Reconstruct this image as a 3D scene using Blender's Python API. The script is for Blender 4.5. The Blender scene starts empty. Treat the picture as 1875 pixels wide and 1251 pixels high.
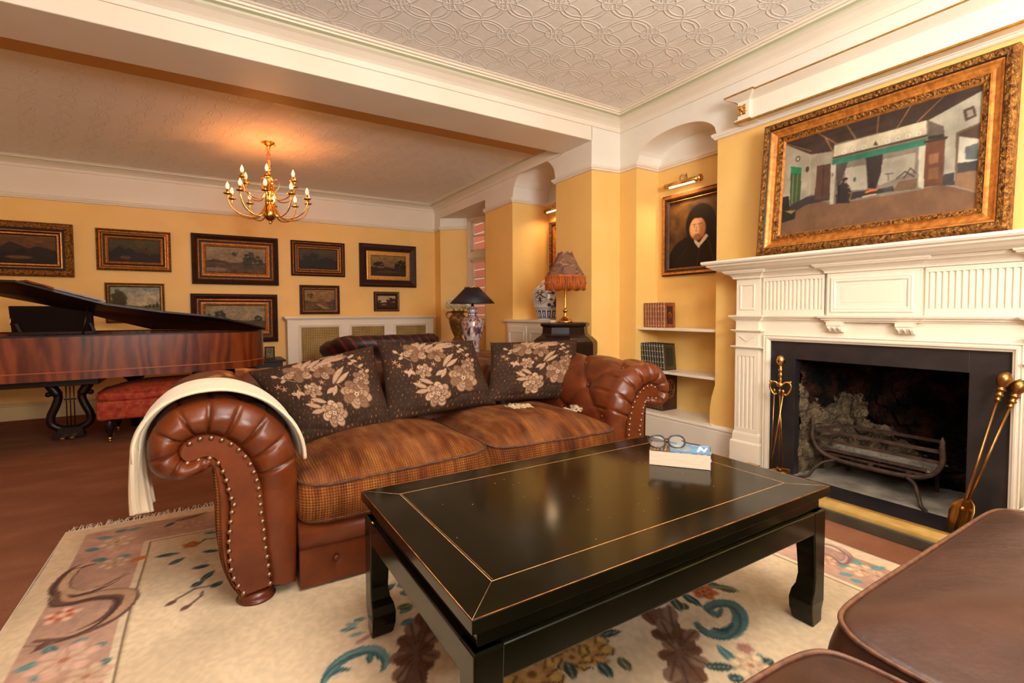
import bpy, bmesh, math, random
import numpy as np
from mathutils import Vector, Matrix
PI=math.pi
random.seed(7); RNG=np.random.RandomState(11)
SC=bpy.context.scene; COL=SC.collection
# ---------------------------------------------------------------- camera
F_PX,CY_PX,YAW,PIT,ROL=894.73,606.93,.5534,-.0391,-.0048
cam_d=bpy.data.cameras.new('camera'); cam=bpy.data.objects.new('camera',cam_d); COL.objects.link(cam)
_f=Vector((math.sin(YAW)*math.cos(PIT),math.cos(YAW)*math.cos(PIT),math.sin(PIT)))
_r=Vector((math.cos(YAW),-math.sin(YAW),0)); _u=_r.cross(_f)
_rr=_r*math.cos(ROL)+_u*math.sin(ROL); _uu=-_r*math.sin(ROL)+_u*math.cos(ROL)
cam.matrix_world=Matrix(((_rr.x,_uu.x,-_f.x,0),(_rr.y,_uu.y,-_f.y,0),(_rr.z,_uu.z,-_f.z,1.05),(0,0,0,1)))
cam_d.sensor_fit='HORIZONTAL'; cam_d.sensor_width=36; cam_d.lens=F_PX/1875*36
cam_d.shift_y=(CY_PX-625.5)/1875; cam_d.clip_start=.02; cam_d.clip_end=60
SC.camera=cam
# ---------------------------------------------------------------- light and exposure
SC.view_settings.view_transform='Standard'; SC.view_settings.look='None'
SC.view_settings.gamma=1; SC.view_settings.use_curve_mapping=False; SC.view_settings.exposure=0.0
wd=bpy.data.worlds.new('overcast_sky'); SC.world=wd; wd.use_nodes=True
wn=wd.node_tree; bgn=wn.nodes['Background']
sky=wn.nodes.new('ShaderNodeTexSky'); sky.sky_type='HOSEK_WILKIE'; sky.turbidity=6; sky.sun_direction=(-.4,-.5,.6)
_mx=wn.nodes.new('ShaderNodeMix'); _mx.data_type='RGBA'; _mx.inputs[0].default_value=.75; wn.links.new(sky.outputs[0],_mx.inputs[6]); _mx.inputs[7].default_value=(.62,.60,.56,1); wn.links.new(_mx.outputs[2],bgn.inputs[0]); bgn.inputs[1].default_value=2.4
def s2l(c):
    c=np.asarray(c,float)/255.; return np.where(c<=.04045,c/12.92,((c+.055)/1.055)**2.4)
def lin(c): return tuple(float(x) for x in s2l(c))+(1.,)
def light(name,kind,loc,power,color,size=.1,size_y=None,aim=None,spread=None):
    d=bpy.data.lights.new(name,kind); o=bpy.data.objects.new(name,d); COL.objects.link(o)
    o.location=loc; d.energy=power; d.color=lin(color)[:3]
    if kind=='AREA':
        d.size=size
        if size_y: d.shape='RECTANGLE'; d.size_y=size_y
        if spread: d.spread=spread
    else: d.shadow_soft_size=size
    if aim is not None: o.rotation_euler=(Vector(aim)-Vector(loc)).to_track_quat('-Z','Y').to_euler()
    return o
light('front_fill','AREA',(-.6,-2.25,1.45),74,(250,250,242),2.6,1.7,aim=(1.2,3,1.0))  # added fill behind the camera; the wall there has no window
light('bounced_flash','AREA',(.9,-1.2,1.75),175,(248,250,246),.9,.9,aim=(1.1,-.2,2.76))
light('overhead_fill','AREA',(.9,.4,2.62),48,(252,248,232),1.5,1.2,aim=(.9,.4,0))  # unseen area lamp added overhead to brighten the front room, no fixture
light('chandelier_glow','POINT',(.49,4.98,2.12),27,(255,168,78),.06)
light('chandelier_upglow','POINT',(.49,4.98,2.40),5,(255,118,66),.12)
light('back_room_fill','AREA',(-2.7,5.2,1.5),6,(255,206,150),1.4,1.6,aim=(2,5.2,1.2))  # added weak amber fill beside the windowless left wall
# ---------------------------------------------------------------- naming helpers
def props(o,label=None,cat=None,group=None,kind=None):
    if label: o['label']=label
    if cat: o['category']=cat
    if group: o['group']=group
    if kind: o['kind']=kind
    return o
def thing(name,label,cat,loc=(0,0,0),group=None):
    o=bpy.data.objects.new(name,None); COL.objects.link(o); o.location=loc; o.empty_display_size=.05
    return props(o,label,cat,group)
def root_loc(p):
    v=Vector((0,0,0))
    while p is not None: v+=Vector(p.location); p=p.parent
    return v
class MB:
    """collects vertices and faces in world coordinates"""
    def __init__(s): s.v=[];s.f=[];s.m=[];s.sm=[]
    def add(s,vs,fs,m=0,smooth=False):
        k=len(s.v); s.v+= [tuple(map(float,q)) for q in vs]
        for f in fs: s.f.append(tuple(i+k for i in f)); s.m.append(m); s.sm.append(smooth)
        return s
    def box(s,a,b,m=0):
        (x0,y0,z0),(x1,y1,z1)=a,b
        x0,x1=min(x0,x1),max(x0,x1);y0,y1=min(y0,y1),max(y0,y1);z0,z1=min(z0,z1),max(z0,z1)
        return s.add([(x0,y0,z0),(x1,y0,z0),(x1,y1,z0),(x0,y1,z0),(x0,y0,z1),(x1,y0,z1),(x1,y1,z1),(x0,y1,z1)],
          [(0,3,2,1),(4,5,6,7),(0,1,5,4),(1,2,6,5),(2,3,7,6),(3,0,4,7)],m)
    def obox(s,c,ax,ay,az,hx,hy,hz,m=0):
        c=Vector(c);X=Vector(ax).normalized()*hx;Y=Vector(ay).normalized()*hy;Z=Vector(az).normalized()*hz
        vs=[c-X-Y-Z,c+X-Y-Z,c+X+Y-Z,c-X+Y-Z,c-X-Y+Z,c+X-Y+Z,c+X+Y+Z,c-X+Y+Z]
        return s.add(vs,[(0,3,2,1),(4,5,6,7),(0,1,5,4),(1,2,6,5),(2,3,7,6),(3,0,4,7)],m)
    def rings(s,rs,closed=True,cap0=False,cap1=False,m=0,smooth=True):
        n=len(rs[0]); vs=[q for r in rs for q in r]; fs=[]
        for i in range(len(rs)-1):
            for j in range(n if closed else n-1):
                a=i*n+j;b=i*n+(j+1)%n; fs.append((a,b,b+n,a+n))
        if cap0: fs.append(tuple(range(n-1,-1,-1)))
        if cap1: fs.append(tuple((len(rs)-1)*n+j for j in range(n)))
        return s.add(vs,fs,m,smooth)
    def lathe(s,prof,c=(0,0,0),n=24,m=0,smooth=True,ax=None,squash=(1,1),rot=0):
        """prof=[(r,z)] about a vertical axis at c, or about direction ax"""
        c=Vector(c)
        if ax is None: U,V,A=Vector((1,0,0)),Vector((0,1,0)),Vector((0,0,1))
        else:
            A=Vector(ax).normalized(); U=A.orthogonal().normalized(); V=A.cross(U)
        rs=[]
        for r,z in prof:
            r=max(r,1e-5)
            rs.append([c+A*z+U*(r*squash[0]*math.cos(rot+2*PI*k/n))+V*(r*squash[1]*math.sin(rot+2*PI*k/n)) for k in range(n)])
        return s.rings(rs,True,prof[0][0]>1e-4,prof[-1][0]>1e-4,m,smooth)
    def tube(s,pts,r,n=10,m=0,caps=True,closed=False,smooth=True):
        P=[Vector(p) for p in pts]; N=len(P); R=r if hasattr(r,'__len__') else [r]*N
        rs=[];up=None
        for i in range(N):
            a=P[(i-1)%N] if (closed or i>0) else P[i]; b=P[(i+1)%N] if (closed or i<N-1) else P[i]
            t=(b-a).normalized() if (b-a).length>1e-9 else Vector((0,0,1))
            if up is None: up=t.orthogonal().normalized()
            up=(up-t*up.dot(t)); up=up.normalized() if up.length>1e-6 else t.orthogonal().normalized()
            w=t.cross(up); rs.append([P[i]+(up*math.cos(2*PI*k/n)+w*math.sin(2*PI*k/n))*R[i] for k in range(n)])
        if closed: rs.append(rs[0]); caps=False
        return s.rings(rs,True,caps,caps,m,smooth)
    def ball(s,c,r,n=16,m=0,sq=(1,1,1)):
        h=n//2
        rs=[[Vector((c[0]+r*sq[0]*max(math.sin(PI*i/h),1e-4)*math.cos(2*PI*k/n),c[1]+r*sq[1]*max(math.sin(PI*i/h),1e-4)*math.sin(2*PI*k/n),c[2]-r*sq[2]*math.cos(PI*i/h))) for k in range(n)] for i in range(h+1)]
        return s.rings(rs,True,False,False,m,True)
    def prism(s,poly,z0,z1,m=0):
        n=len(poly); vs=[(x,y,z0) for x,y in poly]+[(x,y,z1) for x,y in poly]
        fs=[tuple(range(n-1,-1,-1)),tuple(range(n,2*n))]+[(i,(i+1)%n,(i+1)%n+n,i+n) for i in range(n)]
        return s.add(vs,fs,m)
    def sweep(s,path,prof,side=1,closed=False,dz=None,m=0,smooth=False,cap=True):
        """path: 2D points, room on the right hand; prof=[(out,z)]"""
        P=[Vector((a,b)) for a,b in path]; N=len(P); rs=[]
        def nr(a,b):
            d=(b-a).normalized(); return Vector((d.y,-d.x))*side
        for i in range(N):
            if closed: n0,n1=nr(P[i-1],P[i]),nr(P[i],P[(i+1)%N])
            else:
                n0=nr(P[i-1],P[i]) if i>0 else nr(P[i],P[i+1]); n1=nr(P[i],P[i+1]) if i<N-1 else n0
            b=(n0+n1); b=b/max(b.dot(n0),1e-3) if b.length>1e-6 else n0
            zz=dz[i] if dz else 0
            rs.append([Vector((P[i].x+b.x*d,P[i].y+b.y*d,z+zz)) for d,z in prof])
        if closed: rs.append(rs[0])
        return s.rings(rs,True,cap and not closed,cap and not closed,m,smooth)
    def build(s,name,mats,parent=None,smooth=None,bevel=0,seg=2,colors=None,label=None,fixn=True,sub=0):
        me=bpy.data.meshes.new(name)
        off=root_loc(parent)
        me.from_pydata([(x-off.x,y-off.y,z-off.z) for x,y,z in s.v],[],s.f)
        if not isinstance(mats,(list,tuple)): mats=[mats]
        for q in mats: me.materials.append(q)
        me.polygons.foreach_set('material_index',s.m)
        me.polygons.foreach_set('use_smooth',s.sm if smooth is None else [smooth]*len(s.f))
        if colors is not None:
            at=me.color_attributes.new('paint','FLOAT_COLOR','POINT')
            cc=np.ones((len(s.v),4),np.float32); cc[:,:3]=colors; at.data.foreach_set('color',cc.ravel())
        if fixn:
            bm=bmesh.new(); bm.from_mesh(me); bmesh.ops.recalc_face_normals(bm,faces=bm.faces); bm.to_mesh(me); bm.free()
        me.update()
        o=bpy.data.objects.new(name,me); COL.objects.link(o); o.parent=parent
        if bevel:
            b=o.modifiers.new('bevel','BEVEL'); b.width=bevel; b.segments=seg; b.limit_method='ANGLE'; b.angle_limit=.6
        if sub:
            b=o.modifiers.new('smooth','SUBSURF'); b.levels=sub; b.render_levels=sub
        if label: o['label']=label
        return o
def ring_copy(src,parent,world=None,off=None):
    c=src.copy(); COL.objects.link(c); c.parent=parent
    if off is not None: c.location=off
    return c
def struct(o): o['kind']='structure'; return o
# ---------------------------------------------------------------- materials
def nodes(name):
    m=bpy.data.materials.new(name); m.use_nodes=True; nt=m.node_tree
    return m,nt,nt.nodes['Principled BSDF']
def nz(nt,scale,detail=4,rough=.55,co='Object',stretch=None):
    tc=nt.nodes.new('ShaderNodeTexCoord'); n=nt.nodes.new('ShaderNodeTexNoise')
    n.inputs['Scale'].default_value=scale; n.inputs['Detail'].default_value=detail; n.inputs['Roughness'].default_value=rough
    if stretch:
        mp=nt.nodes.new('ShaderNodeMapping'); mp.inputs['Scale'].default_value=stretch
        nt.links.new(tc.outputs[co],mp.inputs[0]); nt.links.new(mp.outputs[0],n.inputs['Vector'])
    else: nt.links.new(tc.outputs[co],n.inputs['Vector'])
    return n.outputs['Fac']
def ramp(nt,fac,stops,interp='LINEAR'):
    r=nt.nodes.new('ShaderNodeValToRGB'); r.color_ramp.interpolation=interp; e=r.color_ramp.elements
    while len(e)<len(stops): e.new(.5)
    for k,(p,c) in enumerate(stops): e[k].position=p; e[k].color=lin(c)
    nt.links.new(fac,r.inputs[0]); return r.outputs[0]
def math_(nt,op,a,b=None,c=None):
    n=nt.nodes.new('ShaderNodeMath'); n.operation=op
    for i,x in enumerate((a,b,c)):
        if x is None: continue
        if isinstance(x,(int,float)): n.inputs[i].default_value=x
        else: nt.links.new(x,n.inputs[i])
    return n.outputs[0]
def bump(nt,b,h,strength,dist=.01,prev=None):
    n=nt.nodes.new('ShaderNodeBump'); n.inputs['Strength'].default_value=strength; n.inputs['Distance'].default_value=dist
    nt.links.new(h,n.inputs['Height'])
    if prev is not None: nt.links.new(prev,n.inputs['Normal'])
    nt.links.new(n.outputs[0],b.inputs['Normal']); return n.outputs[0]
def mix(nt,fac,a,b,mode='MIX'):
    n=nt.nodes.new('ShaderNodeMix'); n.data_type='RGBA'; n.blend_type=mode
    for k,x in ((0,fac),(6,a),(7,b)):
        if isinstance(x,(int,float)): n.inputs[k].default_value=x
        elif isinstance(x,tuple): n.inputs[k].default_value=lin(x) if len(x)==3 else x
        else: nt.links.new(x,n.inputs[k])
    return n.outputs[2]
def mat(name,c1,c2=None,scale=6,rough=.5,metal=0,bs=0,bscale=60,bd=.004,stretch=None,bstretch=None,coat=0,detail=4,spread=(.35,.65),spec=None,sheen=0):
    m,nt,b=nodes(name)
    if c2: nt.links.new(ramp(nt,nz(nt,scale,detail,stretch=stretch),[(spread[0],c1),(spread[1],c2)]),b.inputs['Base Color'])
    else: b.inputs['Base Color'].default_value=lin(c1)
    b.inputs['Roughness'].default_value=rough; b.inputs['Metallic'].default_value=metal
    b.inputs['Coat Weight'].default_value=coat
    if spec is not None: b.inputs['Specular IOR Level'].default_value=spec
    if sheen: b.inputs['Sheen Weight'].default_value=sheen
    if bs: bump(nt,b,nz(nt,bscale,3,stretch=bstretch),bs,bd)
    return m
def emis(name,c,st,base=(255,240,210)):
    m,nt,b=nodes(name); b.inputs['Base Color'].default_value=lin(base)
    b.inputs['Emission Color'].default_value=lin(c); b.inputs['Emission Strength'].default_value=st; return m
def paintmat(name,rough=.6,bs=.0,bscale=120,spec=.5,coat=0,metal=0,bd=.003,sheen=0):
    m,nt,b=nodes(name); a=nt.nodes.new('ShaderNodeVertexColor'); a.layer_name='paint'
    nt.links.new(a.outputs[0],b.inputs['Base Color']); b.inputs['Roughness'].default_value=rough
    b.inputs['Specular IOR Level'].default_value=spec; b.inputs['Coat Weight'].default_value=coat; b.inputs['Metallic'].default_value=metal
    if sheen: b.inputs['Sheen Weight'].default_value=sheen
    if bs: bump(nt,b,nz(nt,bscale,4),bs,bd)
    return m
Y_WALL=(228,184,104)
M={}
M['yellow']=mat('yellow_wall_paint',(241,194,114),(237,188,106),3,.55,bs=.15,bscale=25,bd=.002)
M['white']=mat('cream_white_paint',(234,221,202),(230,215,195),2,.5,bs=.08,bscale=30,bd=.002)
M['frieze']=mat('white_wall_paper',(236,227,214),(230,219,204),2,.7,bs=.4,bscale=160,bd=.003)
M['gloss']=mat('white_gloss_paint',(233,218,197),None,rough=.28,bs=.05,bscale=20,bd=.002)
M['green']=mat('pale_sage_paint',(196,192,160),None,rough=.5)
M['gilt']=mat('gilded_edge_paint',(184,140,62),(160,112,44),30,.4,.6)
M['ochre']=mat('ochre_paint',(176,116,44),None,rough=.6)
M['brass']=mat('polished_brass',(232,184,104),(206,154,76),14,.27,1,bs=.05,bscale=50)
M['fenderbrass']=mat('ribbed_fender_brass',(226,188,112),(206,164,88),12,.34,.6)
M['agedbrass']=mat('aged_brass',(176,132,76),(140,98,54),20,.33,1,bs=.1,bscale=60)
M['slate']=mat('black_slate',(46,40,40),(34,30,32),9,.35,bs=.25,bscale=14,bd=.003)
M['iron']=mat('rusty_iron',(86,58,44),(52,38,32),22,.75,.3,bs=.5,bscale=90,bd=.002)
M['lacquer']=mat('black_lacquer',(12,11,4),(18,15,6),5,.13,0,bs=.03,bscale=6,bd=.002,coat=.0,spec=.3)
M['lacedge']=mat('rubbed_orange_edge',(196,116,44),(120,64,24),40,.4)
M['inlay']=mat('gold_inlay_line',(206,160,104),(170,116,66),60,.4,.2)
M['darkwood']=mat('dark_ebonised_wood',(26,12,8),(34,16,10),8,.36,spec=.3,bs=.1,bscale=30,stretch=(1,1,6))
M['plate']=mat('white_porcelain',(235,230,220),None,rough=.15)
M['black']=mat('black_plastic',(14,13,14),None,rough=.2)
# ---------------------------------------------------------------- painted surfaces
class Cv:
    """a small raster painted in python; becomes a colour attribute on a dense grid"""
    def __init__(s,nx,ny,ext,bg):
        s.nx,s.ny=nx,ny; s.x0,s.x1,s.y0,s.y1=ext
        s.X,s.Y=np.meshgrid(np.linspace(s.x0,s.x1,nx),np.linspace(s.y0,s.y1,ny))
        s.C=np.ones((ny,nx,3))*np.array(bg,float)
        s.px=(s.x1-s.x0)/(nx-1); s.py=(s.y1-s.y0)/(ny-1)
    def win(s,x0,x1,y0,y1):
        a=lambda v,o,p,n:int(min(max((v-o)/p,0),n))
        return slice(a(y0,s.y0,s.py,s.ny),a(y1,s.y0,s.py,s.ny)+2),slice(a(x0,s.x0,s.px,s.nx),a(x1,s.x0,s.px,s.nx)+2)
    def put(s,w,al,col):
        al=np.clip(al,0,1)[...,None]; s.C[w]=s.C[w]*(1-al)+np.array(col,float)*al
    def noise(s,fx,fy,seed=0,octv=3):
        r=np.random.RandomState(seed); out=np.zeros((s.ny,s.nx)); amp=1;tot=0
        for o in range(octv):
            gx,gy=int(fx*2**o)+3,int(fy*2**o)+3; g=r.rand(gy,gx)
            u=np.linspace(0,gx-2.001,s.nx);v=np.linspace(0,gy-2.001,s.ny)
            iu,iv=u.astype(int),v.astype(int);fu,fv=u-iu,v-iv;fu=fu*fu*(3-2*fu);fv=fv*fv*(3-2*fv)
            a=g[iv][:,iu];b=g[iv][:,iu+1];c=g[iv+1][:,iu];d=g[iv+1][:,iu+1]
            FU,FV=fu[None,:],fv[:,None]
            out+=amp*((a*(1-FU)+b*FU)*(1-FV)+(c*(1-FU)+d*FU)*FV);tot+=amp;amp*=.5
        return out/tot
    def mottle(s,k,fx,fy,seed=0,octv=3):
        s.C*=(1+k*(s.noise(fx,fy,seed,octv)-.5)*2)[...,None]
    def poly(s,pts,col,al=1,w=None):
        xs=[p[0] for p in pts];ys=[p[1] for p in pts];w=s.win(min(xs),max(xs),min(ys),max(ys))
        X,Y=s.X[w],s.Y[w]; ins=np.zeros(X.shape,bool); n=len(pts)
        for i in range(n):
            (xa,ya),(xb,yb)=pts[i],pts[(i+1)%n]
            if ya==yb: continue
            c=((ya>Y)!=(yb>Y))&(X<(xb-xa)*(Y-ya)/(yb-ya)+xa); ins^=c
        s.put(w,ins*al,col)
    def line(s,pts,wd,col,al=1,asp=1):
        """asp stretches y so that widths stay round when the axes differ"""
        W=wd if hasattr(wd,'__len__') else [wd]*len(pts); n=len(pts)
        for i in range(n-1):
            (xa,ya),(xb,yb)=pts[i],pts[i+1]; ra,rb=W[i]/2,W[i+1]/2; m=max(ra,rb)+2*s.px
            w=s.win(min(xa,xb)-m,max(xa,xb)+m,min(ya,yb)-m/asp,max(ya,yb)+m/asp); X,Y=s.X[w],s.Y[w]
            if X.size==0: continue
            dx,dy=xb-xa,(yb-ya)*asp; L=dx*dx+dy*dy+1e-12
            t=np.clip(((X-xa)*dx+(Y-ya)*asp*dy)/L,0,1)
            d=np.hypot(X-xa-t*dx,(Y-ya)*asp-t*dy); r=ra+(rb-ra)*t
            s.put(w,np.clip((r-d)/s.px+.5,0,1)*al,col)
    def ell(s,cx,cy,rx,ry,col,rot=0,al=1,soft=0):
        m=max(rx,ry)*1.05+s.px; w=s.win(cx-m,cx+m,cy-m,cy+m); X,Y=s.X[w]-cx,s.Y[w]-cy
        if X.size==0: return
        c,q=math.cos(rot),math.sin(rot); d=np.hypot((X*c+Y*q)/rx,(-X*q+Y*c)/ry)
        k=soft if soft else 1.2*s.px/min(rx,ry)
        s.put(w,np.clip((1-d)/k+.5,0,1)*al,col)
    def leaf(s,a,b,w,col,al=1,vein=None):
        (xa,ya),(xb,yb)=a,b; n=7; P=[(xa+(xb-xa)*i/n,ya+(yb-ya)*i/n) for i in range(n+1)]
        s.line(P,[max(w*math.sin(PI*(.08+.9*i/n)),w*.1) for i in range(n+1)],col,al)
        if vein: s.line([a,b],w*.12,vein,al)
    def flower(s,cx,cy,r,cols,n=6,rot=0,centre=None,sq=1.0):
        for ring,(rr,c) in enumerate(zip((r,r*.68,r*.4),cols)):
            for k in range(n):
                a=rot+2*PI*k/n+ring*PI/n; s.ell(cx+rr*.55*math.cos(a),cy+rr*.55*math.sin(a)*sq,rr*.52,rr*.36,c,a)
                s.ell(cx+rr*.62*math.cos(a),cy+rr*.62*math.sin(a)*sq,rr*.36,rr*.22,tuple(min(255,q*1.08) for q in c),a)
        if centre: s.ell(cx,cy,r*.16,r*.16,centre)
    def mesh(s,posfn,name,mt,parent=None,smooth=False,extra=None):
        """posfn(U,V) -> (ny,nx,3) with U,V in 0..1"""
        U,V=np.meshgrid(np.linspace(0,1,s.nx),np.linspace(0,1,s.ny)); P=posfn(U,V).reshape(-1,3)
        off=root_loc(parent); P=P-np.array(off)
        idx=np.arange(s.nx*s.ny).reshape(s.ny,s.nx)
        Fq=np.stack([idx[:-1,:-1],idx[:-1,1:],idx[1:,1:],idx[1:,:-1]],-1).reshape(-1,4)
        me=bpy.data.meshes.new(name); me.vertices.add(len(P)); me.vertices.foreach_set('co',P.ravel())
        me.loops.add(Fq.size); me.loops.foreach_set('vertex_index',Fq.ravel().astype(np.int32))
        me.polygons.add(len(Fq)); me.polygons.foreach_set('loop_start',np.arange(0,Fq.size,4,dtype=np.int32))
        me.polygons.foreach_set('use_smooth',np.ones(len(Fq),bool)*smooth)
        me.materials.append(mt); me.update(calc_edges=True)
        at=me.color_attributes.new('paint','FLOAT_COLOR','POINT'); cc=np.ones((len(P),4),np.float32)
        cc[:,:3]=s2l(np.clip(s.C,0,255)).reshape(-1,3); at.data.foreach_set('color',cc.ravel())
        o=bpy.data.objects.new(name,me); COL.objects.link(o); o.parent=parent; return o
def catmull(P,n,closed=False):
    P=np.array(P,float); N=len(P)
    if closed: Q=np.vstack([P[-1],P,P[0],P[1]]); segs=N
    else: Q=np.vstack([2*P[0]-P[1],P,2*P[-1]-P[-2]]); segs=N-1
    out=[]
    for i in range(segs):
        a,b,c,d=Q[i:i+4]
        for t in np.linspace(0,1,n,endpoint=False):
            out.append(.5*(2*b+(c-a)*t+(2*a-5*b+4*c-d)*t*t+(-a+3*b-3*c+d)*t**3))
    if not closed: out.append(P[-1])
    return np.array(out)
def resample(P,n,closed=False):
    P=np.array(P,float)
    if closed: P=np.vstack([P,P[0]])
    d=np.r_[0,np.cumsum(np.linalg.norm(np.diff(P,axis=0),axis=1))]; t=np.linspace(0,d[-1],n,endpoint=not closed)
    return np.stack([np.interp(t,d,P[:,k]) for k in range(P.shape[1])],1)
ARM_OUT=[(0.249,0.046),(0.254,0.144),(0.257,0.261),(0.26,0.377),(0.262,0.478),(0.255,0.549),(0.236,0.606),(0.203,0.656),(0.15,0.707),(0.086,0.741),(0.024,0.757),(-0.053,0.754),(-0.116,0.73),(-0.159,0.687),(-0.18,0.643),(-0.185,0.604),(-0.181,0.556),(-0.166,0.526),(-0.139,0.506),(-0.111,0.497),(-0.083,0.495),(-0.054,0.504),(-0.027,0.515),(-0.006,0.525),(-0.001,0.467),(0.0,0.395),(0.001,0.322),(0.006,0.248),(0.016,0.172),(0.039,0.099),(0.07,0.045)]
ARM_PAN=[(0.165,0.061),(0.16,0.141),(0.153,0.217),(0.152,0.263),(0.147,0.345),(0.147,0.385),(0.139,0.447),(0.123,0.5),(0.105,0.543),(0.087,0.569),(0.064,0.598),(0.033,0.621),(-0.003,0.637),(-0.039,0.64),(-0.069,0.629),(-0.088,0.615),(-0.097,0.599),(-0.098,0.581),(-0.087,0.562),(-0.07,0.559),(-0.038,0.569),(-0.011,0.567),(0.007,0.552),(0.019,0.524),(0.03,0.49),(0.038,0.445),(0.045,0.392),(0.041,0.32),(0.036,0.255),(0.036,0.196),(0.046,0.119),(0.078,0.05)]
R_S1=[(-0.442,2.612),(-0.49,2.607),(-0.512,2.527),(-0.511,2.439),(-0.481,2.385),(-0.437,2.357),(-0.369,2.374),(-0.307,2.437)]
R_S2=[(-0.505,2.4),(-0.482,2.324),(-0.437,2.306),(-0.377,2.308),(-0.301,2.272),(-0.283,2.226),(-0.292,2.156),(-0.325,2.098),(-0.38,2.067),(-0.431,2.06),(-0.494,2.087)]
R_S3=[(-0.457,2.063),(-0.481,2.025)]
R_FL=[(-0.387,2.807),(-0.367,2.572),(-0.458,2.22),(-0.397,1.922),(-0.328,1.799),(-0.109,2.856)]
R_LF=[[(-0.491,2.788),(-0.445,2.759)],[(-0.467,2.91),(-0.413,2.876)],[(-0.405,2.945),(-0.364,2.938)],[(-0.356,2.924),(-0.305,2.94)],[(-0.449,2.653),(-0.399,2.622)],[(-0.359,2.627),(-0.322,2.618)],[(-0.43,1.965),(-0.455,2.037)],[(-0.394,1.983),(-0.36,2.02)],[(-0.349,1.93),(-0.302,1.958)],[(-0.508,1.94),(-0.444,1.951)],[(-0.32,1.837),(-0.277,1.854)],[(-0.415,1.861),(-0.46,1.875)],[(-0.226,2.542),(-0.139,2.534)],[(-0.171,2.434),(-0.12,2.476)],[(-0.084,2.351),(-0.025,2.349)],[(-0.051,2.223),(-0.01,2.29)],[(-0.08,2.192),(-0.046,2.22)],[(-0.015,2.151),(0.02,2.178)],[(-0.209,2.88),(-0.175,2.929)],[(-0.05,2.702),(0.006,2.685)],[(-0.054,2.496),(0.009,2.473)]]
R_TW=[[(-0.125,2.127),(-0.107,2.138),(-0.07,2.173),(0.01,2.16)],[(-0.077,2.064),(-0.049,2.102),(-0.045,2.134)],[(-0.072,2.591),(-0.049,2.628),(-0.007,2.62)]]
R_BR=[[(-0.163,2.943),(-0.105,2.96),(-0.039,2.985)],[(-0.295,2.556),(-0.275,2.566)]]
R_AC1=[(0.597,1.57),(0.541,1.531),(0.493,1.477),(0.442,1.402),(0.455,1.38),(0.426,1.32),(0.392,1.231),(0.464,1.186),(0.518,1.319),(0.552,1.347),(0.551,1.401),(0.599,1.435),(0.605,1.509)]
R_T1=[(0.241,1.421),(0.267,1.456),(0.302,1.483),(0.352,1.495),(0.4,1.477),(0.418,1.432),(0.416,1.404),(0.402,1.378)]
R_T1b=[(0.382,1.461),(0.376,1.429)]
R_T1c=[(0.259,1.435),(0.29,1.449),(0.32,1.433)]
R_LF2=[[(0.386,1.656),(0.424,1.65)],[(0.356,1.648),(0.395,1.632)],[(0.333,1.627),(0.386,1.616)],[(0.351,1.586),(0.4,1.577)],[(0.533,1.61),(0.582,1.628)],[(0.581,1.734),(0.602,1.699)],[(0.592,1.784),(0.603,1.766)],[(0.516,1.547),(0.56,1.555)]]
R_PK=[(0.381,1.543),(0.407,1.551)]
R_T2=[(1.356,1.033),(1.348,0.989),(1.378,0.949),(1.454,0.949),(1.524,0.985),(1.552,1.035),(1.513,1.066),(1.462,1.066),(1.458,1.027),(1.498,1.037)]
R_T2b=[(1.378,0.986),(1.402,0.96),(1.461,0.967)]
R_LF3=[[(1.321,0.929),(1.296,0.844)],[(1.211,0.893),(1.284,0.842)],[(1.348,0.82),(1.393,0.837)],[(1.359,0.804),(1.399,0.806)],[(1.454,1.168),(1.454,1.09)],[(1.409,1.131),(1.388,1.107)],[(1.591,1.153),(1.625,1.138)],[(1.604,1.116),(1.651,1.072)],[(1.23,0.823),(1.259,0.808)],[(2.271,0.965),(2.221,0.911)],[(2.23,0.889),(2.302,0.86)],[(2.162,0.965),(2.182,0.927)],[(2.093,0.927),(2.128,0.897)],[(2.086,0.885),(2.093,0.851)]]
R_FL3=[(1.327,0.824),(1.382,0.877),(2.196,0.894),(2.199,0.845),(2.165,1.014)]
R_S4=[(2.299,1.109),(2.326,1.062),(2.294,0.996),(2.238,0.968),(2.192,0.971),(2.223,1.013),(2.227,1.066)]
R_AC2=[(1.263,1.179),(1.354,1.147),(1.288,1.03),(1.316,1.012),(1.253,0.954),(1.221,0.899),(1.158,0.86),(1.032,0.769),(0.984,0.799),(1.084,0.907),(1.145,0.983),(1.199,1.015),(1.212,1.077),(1.266,1.104)]
R_FL5=[(0.965,1.135),(0.763,1.127),(0.904,1.122),(1.537,1.141)]
R_LF5=[[(1.037,1.159),(1.115,1.138)],[(0.96,1.062),(0.95,0.999)],[(1.025,1.046),(1.014,0.993)],[(1.41,1.184),(1.368,1.105)],[(1.461,1.17),(1.451,1.086)],[(1.59,1.147),(1.655,1.086)],[(0.879,1.113),(0.856,1.05)],[(0.492,1.761),(0.581,1.802)],[(0.538,1.643),(0.58,1.634)]]
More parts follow.
